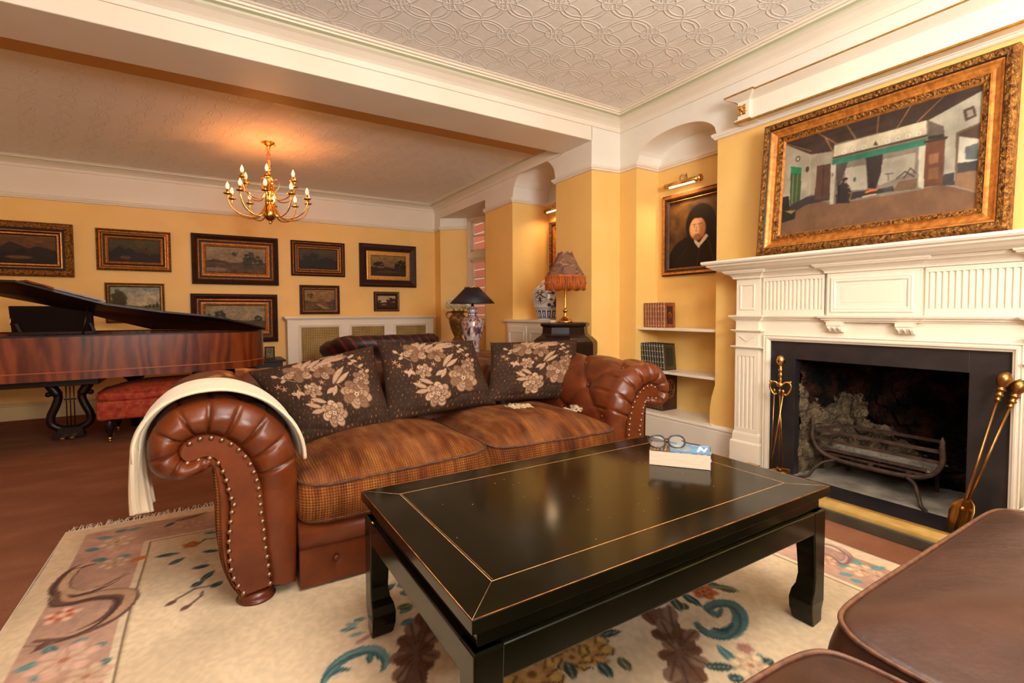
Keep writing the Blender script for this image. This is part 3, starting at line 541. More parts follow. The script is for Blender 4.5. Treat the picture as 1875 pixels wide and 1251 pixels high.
# moulded inner frame and slate slips
def frame3(mb,ys,zt,zb,prof,xb):
    """three-sided frame: left leg, head, right leg; prof=[(out,proud)]"""
    rs=[]
    for (y,z,oy,oz) in ((ys[1],zb,1,0),(ys[1],zt,1,1),(ys[0],zt,-1,1),(ys[0],zb,-1,0)):
        rs.append([(xb-d,y+oy*o,z+oz*o) for o,d in prof])
    mb.rings(rs,True,True,True,0,False)
m=MB(); frame3(m,(mir(1.785),1.785),.862,.03,[(0,0),(0,.012),(.008,.016),(.012,.024),(.02,.026),(.026,.018),(.03,.018),(.034,.026),(.04,.022),(.04,0)],3.052)
m.build('inner_frame_moulding',M['gloss'],fp)
m=MB(); frame3(m,(mir(1.635),1.635),.752,.03,[(0,-.06),(0,0),(.15,0),(.15,-.06)],3.062)
for v in range(len(m.v)):
    pass
# head is shallower than the legs
m=MB(); m.box((3.058,1.635,.03),(3.12,1.79,.866)); m.box((3.058,mir(1.635),.03),(3.12,mir(1.79),.866)); m.box((3.0585,1.636,.752),(3.1195,mir(1.636),.8655))
m.build('slate_slips',M['slate'],fp,bevel=.002)
# firebox of rough sooty stone
stone,nt,b=nodes('sooty_rubble_stone')
v=nt.nodes.new('ShaderNodeTexVoronoi'); v.inputs['Scale'].default_value=11; tc=nt.nodes.new('ShaderNodeTexCoord'); nt.links.new(tc.outputs['Object'],v.inputs['Vector'])
c=mix(nt,.6,ramp(nt,nz(nt,14,6),[(.3,(70,56,42)),(.7,(160,140,112))]),ramp(nt,v.outputs['Distance'],[(.05,(170,160,150)),(.5,(60,50,44))]),'SOFT_LIGHT')
geo=nt.nodes.new('ShaderNodeSeparateXYZ'); nt.links.new(tc.outputs['Object'],geo.inputs[0])
so=math_(nt,'ADD',math_(nt,'MULTIPLY',geo.outputs[2],1.8),math_(nt,'MULTIPLY',nz(nt,6,7),1.3))
so=math_(nt,'ADD',so,math_(nt,'MULTIPLY',geo.outputs[1],-1.6))
soot=ramp(nt,so,[(.98,(0,0,0)),(1.30,(255,255,255))])
dk=ramp(nt,nz(nt,9,5),[(.45,(10,7,5)),(.72,(64,32,18))])
nt.links.new(mix(nt,soot,c,dk),b.inputs['Base Color']); b.inputs['Roughness'].default_value=.95; b.inputs['Specular IOR Level'].default_value=.15
bump(nt,b,nz(nt,34,6),1.0,.02)
def rubble(mb,o,u,v,nx,ny,amp,seed,cells=(9,7),dirn=(-1,0,0)):
    r=np.random.RandomState(seed); o=np.array(o);u=np.array(u);v=np.array(v)
    cx,cy=cells; pts=[((i+r.uniform(.05,.95)+.5*(j%2))/cx,(j+r.uniform(.25,.75))/cy,r.uniform(.2,1)) for i in range(-1,cx+1) for j in range(-1,cy+1)]
    Pn=np.array(pts); U,V=np.meshgrid(np.linspace(0,1,nx),np.linspace(0,1,ny))
    d=np.sqrt(((U[...,None]-Pn[:,0])*cx*.75)**2+((V[...,None]-Pn[:,1])*cy)**2); ix=np.argsort(d,-1)[...,:2]
    d0=np.take_along_axis(d,ix,-1); h=Pn[ix[...,0],2]; edge=np.clip((d0[...,1]-d0[...,0])/.28,0,1)
    hh=amp*(h*edge**.6)+amp*.25*r.rand(ny,nx)
    P=o+U[...,None]*u+V[...,None]*v+hh[...,None]*np.array(dirn)
    mb.add(P.reshape(-1,3),[(j*nx+i,j*nx+i+1,(j+1)*nx+i+1,(j+1)*nx+i) for j in range(ny-1) for i in range(nx-1)],0,False)
m=MB()
rubble(m,(3.58,1.60,.03),(0,-.75,0),(0,0,.85),70,70,.05,3,(7,8),(-1,0,0))
rubble(m,(3.10,1.66,.03),(.50,-.08,0),(0,0,.85),50,70,.04,5,(5,9),(0,-1,0))
rubble(m,(3.60,.86,.03),(-.50,-.06,0),(0,0,.85),50,70,.04,8,(5,9),(0,1,0))
m.box((3.10,.60,.80),(3.70,1.90,.88)); m.box((3.10,1.69,.0),(3.70,1.90,.80)); m.box((3.10,.60,.0),(3.70,.77,.80)); m.box((3.62,.77,.0),(3.70,1.69,.80))
m.build('firebox',stone,fp,fixn=False)
ash=mat('grey_ash_hearthstone',(150,138,122),(104,94,82),7,.95,bs=.5,bscale=50,bd=.004,detail=7)
m=MB(); m.box((3.05,.76,0),(3.62,1.72,.032)); m.build('hearthstone',ash,fp)
# gilded canopy moulding on the frieze above (overmantel cornice)
oc=thing('overmantel_cornice','long cream cornice with gilded edges and corner rosettes above the hearth picture','cornice',(3.1,FY,2.3))
m=MB()
body=[(3.03,2.305,0),(3.03,2.318,0),(3.045,2.322,-.015),(3.045,2.43,-.015),(3.03,2.438,0),(3.0,2.452,.03),(2.985,2.46,.045),(2.985,2.468,.045)]
slab(m,1.955,mir(1.955),[(x,z,o) for x,z,o in body])
for ya,yb in ((2.035,1.925),(mir(1.925),mir(2.035))): slab(m,ya,yb,[(x-.022,z-.002+.004*(z>2.4),o) for x,z,o in body])
m.build('cornice_body',M['white'],oc)
m=MB()
for z in (2.302,2.467):
    e=0 if z<2.4 else .045
    slab(m,1.955,mir(1.955),[(3.028-e,z-.005,e+.002),(3.028-e,z+.005,e+.002)],xw=3.042-e)
    for ya,yb in ((2.035,1.925),(mir(1.925),mir(2.035))): slab(m,ya,yb,[(3.006-e,z-.0052,e+.003),(3.006-e,z+.0052,e+.003)],xw=3.03-e)
m.build('gilded_edge',M['gilt'],oc)
for yc in (1.985,mir(1.985)):
    m=MB()
    for k in range(4):
        a=PI/4+k*PI/2; m.ball((3.017,yc+.022*math.cos(a),2.375+.024*math.sin(a)),.016,12,sq=(.5,1,1)); m.ball((3.014,yc+.032*math.cos(a),2.375+.034*math.sin(a)),.009,8,sq=(.6,1,1))
    m.ball((3.012,yc,2.375),.011,12,sq=(.7,1,1)); m.build('gilded_rosette',M['brass'],oc)
# hearth: kerb, slate slab, ribbed brass fender strip
ht=thing('hearth','low black slate hearth slab with stone kerb in front of the fire','hearth',(2.85,FY,0))
m=MB(); m.box((2.74,.60,0),(3.052,1.86,.034)); m.build('slate_slab',M['slate'],ht,bevel=.003)
m=MB(); m.box((2.612,.56,0),(2.632,1.90,.05)); m.box((2.612,1.88,0),(3.0,1.90,.05)); m.box((2.612,.56,0),(3.0,.58,.05))
m.build('kerb',mat('grey_green_stone',(84,76,60),(64,58,48),8,.5),ht,bevel=.003)
fd=thing('hearth_fender','long ribbed polished brass strip edging the slate hearth','fender',(2.7,FY,0))
m=MB()
prof=[(2.633,0),(2.630,.045),(2.634,.056),(2.645,.060)]
for k in range(7): x=2.650+k*.0122; prof+= [(x,.058),(x+.0015,.061),(x+.0045,.0635),(x+.0075,.061),(x+.009,.058),(x+.0095,.050),(x+.0115,.050)]
prof+= [(2.738,.066),(2.752,.066),(2.756,.060),(2.756,.034),(2.74,.0)]
m.rings([[(x,y,z) for x,z in prof] for y in (.58,1.88)],True,True,True,0,False)
m.build('fender_strip',M['fenderbrass'],fd)
for ya,yb in ((1.80,1.88),(.58,.66)): m=MB(); m.box((2.757,ya,.034),(2.98,yb,.062)); m.build('fender_return',M['brass'],fd,bevel=.004)
# ================================================================ LEATHER SOFA
def leather(name,c1,c2,rough=.33,sc=3):
    m,nt,b=nodes(name)
    c=ramp(nt,nz(nt,sc,5),[(.32,c1),(.62,c2)])
    c=mix(nt,.25,c,ramp(nt,nz(nt,14,6),[(.35,tuple(q*.6 for q in c1)),(.65,c2)]))
    nt.links.new(c,b.inputs['Base Color']); b.inputs['Roughness'].default_value=rough; b.inputs['Specular IOR Level'].default_value=.45
    p=bump(nt,b,nz(nt,230,3),.14,.001); bump(nt,b,nz(nt,7,4,stretch=(1,1,1)),.25,.02,p); return m
M['leather']=leather('chestnut_leather',(82,33,12),(112,50,18))
M['leather2']=leather('worn_brown_leather',(58,32,22),(84,50,36),.36,2.2)
M['stud']=mat('brass_upholstery_stud',(176,138,108),(120,90,66),30,.36,.9)
sofa=thing('leather_sofa','long chestnut leather sofa with scrolled studded arms and brown woven seat cushions','sofa',(1.045,2.4,0))
def tuft_depth(s,t,S,T):
    a=s/S;b=t/T; p=a+b;q=a-b
    dp=np.abs(p/2-np.round(p/2))*2; dq=np.abs(q/2-np.round(q/2))*2     # lines p,q even
    r=np.hypot(dp,dq)
    return .016*np.sqrt(np.clip(np.sin(np.pi*np.clip(dp,0,1)/2)*np.sin(np.pi*np.clip(dq,0,1)/2),0,1))-.020*np.exp(-(r/.22)**2)-.004*np.exp(-(np.minimum(dp,dq)/.07)**2)
def polyn(P):
    d=np.gradient(P,axis=0); n=np.stack([d[:,1],-d[:,0]],1); return n/np.linalg.norm(n,axis=1)[:,None]
AO=catmull(ARM_OUT,5); NA=240; AO=resample(AO,NA); AP=resample(catmull(ARM_PAN,5),120)
# match the panel loop to the outline loop by landmarks (base, scroll tip, neck, base)
def landmark(P,Q,ks):
    """ks=[(i in P, j in Q)] index pairs; resample Q piecewise so that it runs with P"""
    out=[]
    for (i0,j0),(i1,j1) in zip(ks[:-1],ks[1:]):
        seg=resample(Q[j0:j1+1],i1-i0+1); out.append(seg if (i1,j1)==ks[-1] else seg[:-1])
    return np.vstack(out)
def nearest(P,q): return int(np.argmin(((P-np.array(q))**2).sum(1)))
LM=[(0,0),(nearest(AO,(.262,.478)),nearest(AP,(.139,.447))),(nearest(AO,(.024,.757)),nearest(AP,(-.003,.637))),(nearest(AO,(-.185,.604)),nearest(AP,(-.095,.605))),
    (nearest(AO,(-.083,.495)),nearest(AP,(-.087,.562))),(nearest(AO,(-.006,.525)),nearest(AP,(.007,.552))),(nearest(AO,(0,.395)),nearest(AP,(.045,.392))),(NA-1,119)]
APm=landmark(AO,AP,LM)
nrm=polyn(AO)
cen=np.array([.03,.5])
if ((AO+nrm*.01-cen)**2).sum()<((AO-cen)**2).sum(): nrm=-nrm
sarc=np.r_[0,np.cumsum(np.linalg.norm(np.diff(AO,axis=0),axis=1))]
def make_arm(mirror,part_name,lab):
    fx=(lambda x:2.09-x) if mirror else (lambda x:x)
    ys=np.linspace(2.02,2.92,64); rs=[]
    i0=nearest(AO,(.262,.44)); i1=nearest(AO,(-.185,.604)); s0=sarc[i0]
    zone=np.clip((sarc-sarc[i0]+.06)/.06,0,1)*np.clip((sarc[i1]-sarc+.05)/.05,0,1)
    inset=lambda w,m: [(fx(x),y_,z) for (x,z) in (AO*(1-w)+APm*w+nrm*m) for y_ in [0]]
    # facing: rings from outline to panel
    front=[]
    roll=np.clip((sarc-sarc[nearest(AO,(.262,.52))]+.1)/.1,0,1)*np.clip((sarc[nearest(AO,(-.006,.525))]-sarc)/.04,0,1)
    ph=(sarc-sarc[nearest(AO,(.262,.52))])/.098
    crease=np.exp(-((np.abs(ph-np.round(ph)))/.055)**2)*roll
    puff=np.sqrt(np.abs(np.cos(np.pi*(ph-np.floor(ph)-.5))))*roll
    W=[(0,0,0),(.12,.018,.3),(.3,.034,.75),(.5,.040,1),(.7,.036,1),(.86,.022,.9),(.96,.004,.6),(1,-.004,.2)]
    for w,pro,k in W:
        Q=AO*(1-w)+APm*w
        y=1.955-pro*(.35+.65*roll)-.010*puff*k*(pro/.04)+.030*crease*k
        front.append([(fx(Q[j,0]),y[j],Q[j,1]) for j in range(NA)])
    for y in ys:
        dd=tuft_depth(sarc-s0-.03,np.full(NA,y-2.03-.0),.165,.16)*zone*np.clip((y-1.99)/.09,0,1)*np.clip((2.9-y)/.05,0,1)
        # scroll pleats near the front edge
        dd-= .020*crease*np.exp(-((y-2.0)/.08)**2)
        Q=AO+nrm*dd[:,None]; rs.append([(fx(q[0]),y,q[1]) for q in Q])
    m=MB(); n=NA; mid=[[(fx(AO[j,0]-nrm[j,0]*.002),1.985,AO[j,1]-nrm[j,1]*.002) for j in range(n)]]
    allr=front[::-1]+mid+rs
    m.rings(allr,False,False,False,0,True)
    # close the underside between the two ends of the open outline
    back=rs[-1]; m.add(back,[tuple(range(n))],0)
    arm=m.build(part_name,M['leather'],sofa,label=lab)
    # facing panel
    m=MB(); P=APm; c=AP.mean(0)
    m.add([(fx(x),1.9585,z) for x,z in P],[tuple(range(n))],0)
    m.rings([[(fx(x),1.962,z) for x,z in P],[(fx(x),1.944,z) for x,z in P],[(fx(x*.96+c[0]*.04),1.938,z*.99+c[1]*.01) for x,z in P]],True,False,True,0,False)
    m.build('arm_facing',M['leather'],arm,smooth=False)
    # studs in two rows, all sharing one mesh
    PO=resample(AP[:nearest(AP,(-.095,.605))+1],23); PI_=resample(AP[nearest(AP,(-.087,.562)):],19)
    sm=MB(); sm.lathe([(0.0095,0),(.0095,.001),(.0085,.004),(.006,.0065),(.003,.008),(0,.0083)],(0,0,0),12,ax=(0,-1,0))
    src=None
    for k,(x,z) in enumerate(list(PO[:-1])+list(PI_)):
        d=(c-np.array((x,z))); d/=np.linalg.norm(d)+1e-9; xx,zz=x+d[0]*.011,z+d[1]*.011
        if src is None:
            off=root_loc(arm); sm.v=[(a+off.x,b_+off.y,c_+off.z) for a,b_,c_ in sm.v]
            src=sm.build('stud',M['stud'],arm,smooth=True); o=src
        else: o=ring_copy(src,arm)
        o.location=Vector((fx(xx),1.9385,zz))-root_loc(arm)
    m=MB(); cx=fx(.12); m.lathe([(.062,.011),(.066,.018),(.060,.022),(.056,.024),(.058,.03),(.05,.046)],(cx,1.99,0),28); m.build('bun_foot',M['feet'],sofa)
    m=MB(); m.lathe([(.05,.011),(.055,.02),(.045,.05)],(cx,2.82,0),16); m.build('bun_foot',M['feet'],sofa)
    iN=nearest(AO,(-.006,.505)); m=MB(); rr_=[]
    for i in range(iN,NA-1):
        q=AO[i]; p_=AO[i]*.72+APm[i]*.28; rr_.append([(fx(q[0]+nrm[i][0]*.002),2.6,q[1]),(fx(q[0]+nrm[i][0]*.003),1.962,q[1]),(fx(q[0]+nrm[i][0]*.001),1.946,q[1]),(fx(p_[0]),1.938,p_[1])])
    m.rings(rr_,False,False,False,0,True); m.build('woven_outer_panel',M['weave'],arm)
    for a_ in range(0,5):
        for b_ in range(0,6):
            if (a_+b_)%2: continue
            sv_=s0+.03+.165*a_; y_=2.03+.16*b_
            j=int(np.searchsorted(sarc,sv_))
            if j>=i1-6 or y_<2.1 and a_==0 and False: continue
            q=AO[j]-nrm[j]*.010; B_m=MB(); B_m.lathe([(.009,0),(.011,.003),(.008,.006),(0,.008)],(fx(q[0]),y_,q[1]),10,ax=((-1 if mirror else 1)*nrm[j][0],0,nrm[j][1])); B_m.build('button',M['leather'],arm)
    return arm
# ---- seat cushions
wv,nt,b=nodes('brown_gold_woven_chenille')
tc=nt.nodes.new('ShaderNodeTexCoord'); sx=nt.nodes.new('ShaderNodeSeparateXYZ'); nt.links.new(tc.outputs['Object'],sx.inputs[0])
wob=nz(nt,3,3)
ux=math_(nt,'MULTIPLY',math_(nt,'ADD',sx.outputs[0],math_(nt,'MULTIPLY',wob,.02)),620)
uy=math_(nt,'MULTIPLY',sx.outputs[1],560); uz=math_(nt,'MULTIPLY',sx.outputs[2],620)
gx=math_(nt,'SINE',ux); gy=math_(nt,'SINE',uy); gz=math_(nt,'SINE',uz)
geoN=nt.nodes.new('ShaderNodeNewGeometry'); sn=nt.nodes.new('ShaderNodeSeparateXYZ'); nt.links.new(geoN.outputs['Normal'],sn.inputs[0])
side=math_(nt,'LESS_THAN',math_(nt,'ABSOLUTE',sn.outputs[2]),.55)
thr=math_(nt,'ADD',gx,math_(nt,'MULTIPLY',gz,side))
thr=math_(nt,'ADD',thr,math_(nt,'MULTIPLY',math_(nt,'SUBTRACT',1,side),math_(nt,'MULTIPLY',gy,.45)))
thr=math_(nt,'ADD',math_(nt,'MULTIPLY',thr,.25),.5)
base=ramp(nt,nz(nt,7,5,stretch=(3.2,.7,.5)),[(.32,(76,36,13)),(.5,(120,64,22)),(.7,(164,102,42))])
dark=ramp(nt,nz(nt,6,3,stretch=(2.2,1,.5)),[(.35,(28,12,7)),(.65,(84,38,16))])
nap=ramp(nt,nz(nt,4.5,4),[(.44,(0,0,0)),(.62,(120,120,120))])
cc=mix(nt,thr,dark,base); cc=mix(nt,math_(nt,'MULTIPLY',nap,math_(nt,'SUBTRACT',1,side)),cc,(160,106,70))
nt.links.new(cc,b.inputs['Base Color']); b.inputs['Roughness'].default_value=.9; b.inputs['Specular IOR Level'].default_value=.15
bump(nt,b,thr,.5,.003); M['weave']=wv
M['welt']=mat('dark_brown_welt',(96,54,24),(58,30,16),50,.8)
M['feet']=mat('mahogany_stained_wood',(92,36,20),(66,24,14),10,.25)
armL=make_arm(False,'arm','scrolled arm under the cream throw'); armR=make_arm(True,'arm','scrolled arm beside the alcove bookshelves')
bt=MB(); bt.lathe([(.008,0),(.011,.002),(.010,.005),(.005,.007),(0,.0075)],(0,0,0),12,ax=(-1,0,.2))
off=root_loc(sofa); bt.v=[(a+off.x,b_+off.y,c_+off.z) for a,b_,c_ in bt.v]; bsrc=None
# back rest
BP=catmull([(2.64,.10),(2.64,.38),(2.66,.50),(2.675,.60),(2.69,.67),(2.73,.73),(2.79,.757),(2.86,.755),(2.92,.73),(2.955,.68),(2.955,.62),(2.93,.57),(2.89,.54),(2.87,.50),(2.87,.10)],6); BP=resample(BP,90)
bn=polyn(BP); bs_=np.r_[0,np.cumsum(np.linalg.norm(np.diff(BP,axis=0),axis=1))]
if (bn[5]@np.array([-1,0]))<0: bn=-bn
m=MB(); rs=[]
for x in np.linspace(.10,1.99,130):
    zone=np.clip((bs_-.15)/.05,0,1)*np.clip((bs_[60]-bs_)/.05,0,1)
    dd=tuft_depth(bs_-.1,np.full(90,x-.10),.14,.145)*zone; Q=BP+bn*dd[:,None]; rs.append([(x,q[0],q[1]) for q in Q])
m.rings(rs,False,False,False,0,True); m.build('backrest',M['leather'],sofa)
# seat rail and button-tufted front panel
m=MB(); pr=[(1.99,.17),(1.935,.165),(1.920,.175),(1.912,.195),(1.912,.225),(1.922,.248),(1.945,.262),(2.02,.268),(2.62,.268),(2.62,.17)]
m.rings([[(x,y,z) for y,z in pr] for x in (.262,.7,1.3,1.828)],True,True,True,0,True); m.build('seat_rail',M['leather'],sofa)
m=MB(); nx=100; rs=[]
bx=[.265+.128+i*.262 for i in range(6)]
for z in np.linspace(.022,.168,14):
    row=[]
    for x in np.linspace(.262,1.828,nx*2):
        d=min(abs(x-b0) for b0 in bx); r=math.hypot(d,z-.105)
        row.append((x,1.930+.010*math.exp(-(r/.02)**2)+.004*math.exp(-(d/.004)**2),z))
    rs.append(row)
m.rings(rs,False,False,False,0,True)
m.box((.262,1.945,.022),(1.828,2.6,.17)); fpn=m.build('front_panel',M['leather'],sofa)
for x in bx:
    k=MB(); k.lathe([(.010,0),(.012,.003),(.009,.006),(0,.007)],(x,1.936,.105),14,ax=(0,-1,0)); k.build('button',M['leather'],fpn)
for y,z in ((2.06,.585),(2.29,.585),(2.175,.69),(2.06,.70+.09),):
    pass
def seat_cushion(par,name,x0,x1,y0,y1,z0,z1,crown,mt,wm,lab=None,seed=0,r0=.06,bulge=.018,N=144,tilt=0,wr=.0055,wave=.006,side_mt=None,seams=True):
    cx,cy,hx,hy=(x0+x1)/2,(y0+y1)/2,(x1-x0)/2,(y1-y0)/2; rg=np.random.RandomState(seed)
    th=np.linspace(0,2*PI,N,endpoint=False); e=.22
    def sgnp(v,p): return np.sign(v)*np.abs(v)**p
    ox,oy=sgnp(np.cos(th),e),sgnp(np.sin(th),e)
    a=rg.uniform(-1,1,6); wv_=wave*(a[0]*np.sin(th+a[1]*3)+a[2]*np.sin(2*th+a[3]*3)+.5*a[4]*np.sin(5*th+a[5]*3))
    rs=[]
    for k in np.linspace(.02,1,30):
        kk=k**.8
        X,Y=cx+ox*hx*kk,cy+oy*hy*kk
        lump=.006*np.sin(X*9+seed)*np.sin(Y*8+seed*2)
        z=z1+crown*(1-kk**2.6)**1.0+lump*(1-kk**4)+wv_*kk**3+tilt*(X-cx)
        rs.append([(X[j],Y[j],z[j]) for j in range(N)])
    top=rs[-1]
    tz=np.array([q[2] for q in top])
    for k in np.linspace(.08,1,9):
        bl=bulge*math.sin(PI*k); X,Y=cx+ox*(hx+bl),cy+oy*(hy+bl); zz=tz*(1-k)+z0*k
        rs.append([(X[j],Y[j],zz[j]) for j in range(N)])
    m=MB(); m.rings(rs,True,True,True,0,True); o=m.build(name,mt,par,label=lab)
    m=MB(); m.tube([(q[0]+(q[0]-cx)*.006,q[1]+(q[1]-cy)*.006,q[2]+.001) for q in top],wr,8,closed=True)
    if seams: m.tube([(cx+ox[j]*(hx+.002),cy+oy[j]*(hy+.002),z0+.012) for j in range(N)],wr,8,closed=True)
    m.build('piping',wm,o); return o
seat_cushion(sofa,'seat_cushion',.266,1.064,1.895,2.64,.266,.425,.085,M['weave'],M['welt'],'left woven seat cushion',1,tilt=.03)
seat_cushion(sofa,'seat_cushion',1.068,1.842,1.895,2.64,.266,.435,.095,M['weave'],M['welt'],'right woven seat cushion',4,tilt=-.01)
# ---- embroidered scatter cushions
def embroidery():
    c=Cv(230,180,(0,1.28,0,1),(50,33,23)); c.mottle(.25,8,6,3)
    r=random.Random(5)
    for j in range(17):
        for i in range(22):
            x=.03+i*.058+(.03 if j%2 else 0)+r.uniform(-.008,.008); y=.03+j*.058+r.uniform(-.008,.008)
            x+=r.uniform(-.01,.01);y+=r.uniform(-.01,.01); c.line([(x,y),(x+.004,y+.014)],.009,[(176,104,44),(110,60,28),(84,50,28)][r.randrange(3)],.8)
    B1,B2,B3=(150,116,90),(116,82,60),(172,138,110)
    for (x,y,rx,ry) in ((.62,.62,.17,.10),(.38,.45,.10,.08),(.75,.38,.1,.08)): c.ell(x,y,rx,ry,(70,42,30),0,.5,.5)
    def sprig(pts,leaves):
        c.line(pts,.008,(150,110,82))
        for a,b in leaves: c.leaf(a,b,.036,B3,1,(110,78,58))
    sprig([(.16,.82),(.22,.74),(.30,.68)],[((.17,.80),(.13,.84)),((.20,.76),(.26,.80)),((.22,.74),(.17,.71))])
    sprig([(.24,.50),(.30,.58),(.30,.64)],[((.25,.52),(.20,.55)),((.27,.55),(.32,.48)),((.28,.57),(.24,.46))])
    sprig([(.94,.90),(.98,.80),(1.0,.72)],[((.95,.86),(1.03,.90)),((.97,.82),(1.04,.78)),((.98,.78),(.92,.76))])
    sprig([(1.0,.72),(1.08,.66),(1.12,.58)],[((1.03,.70),(1.10,.74)),((1.07,.66),(1.03,.58)),((1.10,.62),(1.15,.66))])
    for x,y in ((.12,.68),(.16,.63),(1.08,.83),(.56,.60),(.35,.38)):
        for k in range(5): c.line([(x,y),(x+.03*math.cos(k*1.257),y+.03*math.sin(k*1.257))],.007,(190,140,90))
    # big blooms
    def rose(x,y,R_,n,rot,a,b):
        for ring,rr in enumerate((R_,R_*.78,R_*.55,R_*.34)):
            for k in range(n-ring):
                t=rot+2*PI*k/(n-ring)+ring*.5; px_,py_=x+rr*.62*math.cos(t),y+rr*.62*math.sin(t)
                c.ell(px_,py_,rr*.42,rr*.34,(88,60,42),t+.4); c.ell(px_,py_,rr*.42-.008,rr*.34-.008,a if (ring+k)%2 else b,t+.4)
                c.line([(px_-.2*rr*math.cos(t),py_-.2*rr*math.sin(t)),(px_+.25*rr*math.cos(t),py_+.25*rr*math.sin(t))],.004,(104,74,54),.8)
        c.ell(x,y,R_*.14,R_*.14,(190,160,128)); c.ell(x,y,R_*.07,R_*.07,(96,64,46))
    for (x,y,rr,n,rot,a,b) in ((.38,.80,.15,6,.2,B1,B2),(.63,.76,.135,6,.5,B2,B1),(.43,.52,.105,6,.1,B1,B3),(.90,.37,.19,8,.3,B1,B2),(.55,.20,.155,7,.6,B3,B1),(1.02,.55,.11,6,.2,B1,B2),(.74,.93,.08,5,.3,B3,B1),(.88,.92,.06,5,.9,B1,B3)):
        rose(x,y,rr,n,rot,a,b)
    c.ell(.62,.76,.035,.04,(92,58,40)); c.ell(.40,.80,.04,.035,(104,70,52))
    for a,b in (((.45,.86),(.58,.96)),((.50,.84),(.66,.93)),((.42,.88),(.48,.98)),((.66,.88),(.88,.94)),((.72,.86),(.92,.88)),((.60,.84),(.78,.86)),((.70,.60),(.86,.74)),((.68,.56),(.80,.72)),((.70,.52),(.62,.40)),((.72,.55),(.90,.66)),((.66,.50),(.56,.44)),((.42,.30),(.28,.38)),((.44,.26),(.30,.26)),((.50,.34),(.36,.42))):
        c.leaf(a,b,.055,B1,1,B3)
    c.line([(.70,.58),(.76,.48),(.80,.42)],.012,B2)
    c.C*=(.93+.14*c.noise(130,100,9,1))[...,None]
    return c
EMB=embroidery(); M['embro']=paintmat('embroidered_brown_satin',.75,.35,90,bd=.003,spec=.12)
def pillow(name,cor,thick,label,group,paint=EMB,mt=None,back=None,pinch=.055,seed=0,wrk=.006):
    TL,TR,BR,BL=[np.array(q) for q in cor]; base=(TL+TR+BR+BL)/4; low=min(q[2] for q in cor)
    t=thing(name,label,'cushion',tuple(base[:2])+(low,),group)
    n=np.cross(TR-TL,TL-BL); n/=np.linalg.norm(n)
    if n[1]>0: n=-n
    rg=np.random.RandomState(seed); ph=rg.uniform(0,6,6)
    def pos(sg):
        def f(U,V):
            pu=1-4*(U-.5)**2; pv=1-4*(V-.5)**2
            U2=U+pinch*(.5-U)*pv*0+pinch*(.5-U)*2*(pv*(1))*.45; V2=V+pinch*(.5-V)*2*pu*.45
            P=(BL[None,None]*((1-U2)*(1-V2))[...,None]+BR*((U2)*(1-V2))[...,None]+TR*(U2*V2)[...,None]+TL*((1-U2)*V2)[...,None])
            h=(np.clip(1-np.abs(2*U-1)**3.2,0,1)*np.clip(1-np.abs(2*V-1)**3.0,0,1))**.62
            w=wrk*(np.sin(9*U+ph[0]+4*V)*np.sin(7*V+ph[1])+.6*np.sin(17*U*V+ph[2]))*h
            cr=-.006*np.exp(-((V-.10-.06*np.sin(7*U+ph[3]))/.03)**2)*np.clip(h*2,0,1)
            return P+((h*thick+w+cr)*sg)[...,None]*n
        return f
    paint.mesh(pos(1),'cushion_front',mt or M['embro'],t,True)
    bk=Cv(60,50,(0,1,0,1),(44,30,24) if back is None else back); bk.mesh(pos(-.8),'cushion_back',mt or M['embro'],t,True)
    return t
g='embroidered cushions along the sofa back'
pillow('scatter_cushion',[(.147,2.60,.775),(.735,2.60,.878),(.765,2.36,.50),(.325,2.36,.455)],.075,'brown embroidered floral cushion leaning nearest the cream throw',g,seed=1)
pillow('scatter_cushion',[(.755,2.60,.898),(1.33,2.60,.884),(1.375,2.40,.53),(.742,2.40,.498)],.08,'middle brown embroidered floral cushion of the three on the sofa',g,seed=2)
pillow('scatter_cushion',[(1.450,2.60,.866),(2.13,2.60,.862),(1.96,2.40,.50),(1.31,2.40,.545)],.08,'brown embroidered floral cushion against the far right sofa arm',g,seed=3)
# tassels peeping out under the right cushion
cream=mat('cream_knitted_wool',(228,208,184),(212,190,164),30,.95,bs=.4,bscale=150,sheen=.3)
M['tassel']=mat('knotted_cream_cord',(190,160,128),(160,130,100),60,.95,bs=.5,bscale=200)
for x,y,l,ang in ((1.42,2.28,'knotted cream tassel lying under the right cushion',0),(1.775,2.22,'cream tassel lying on the seat beside the right sofa arm',1)):
    m=MB(); r=random.Random(3+ang)
    for k in range(16):
        x0=x+r.uniform(-.05,.06); P=[(x0+.012*math.sin(i*1.3+k),y+r.uniform(-.02,.02)+.01*i,.535+r.uniform(-.006,.010)+.004*math.sin(i)-(.012 if ang else 0)) for i in range(5)]
        m.tube([(x0+i*.012,y+r.uniform(-.03,.03)-.01*i,.532+r.uniform(-.004,.018)-(.045 if ang else .006)-.003*i) for i in range(5)],.0065,6)
    o=m.build('tassel',M['tassel'],smooth=True); props(o,l,'tassel')
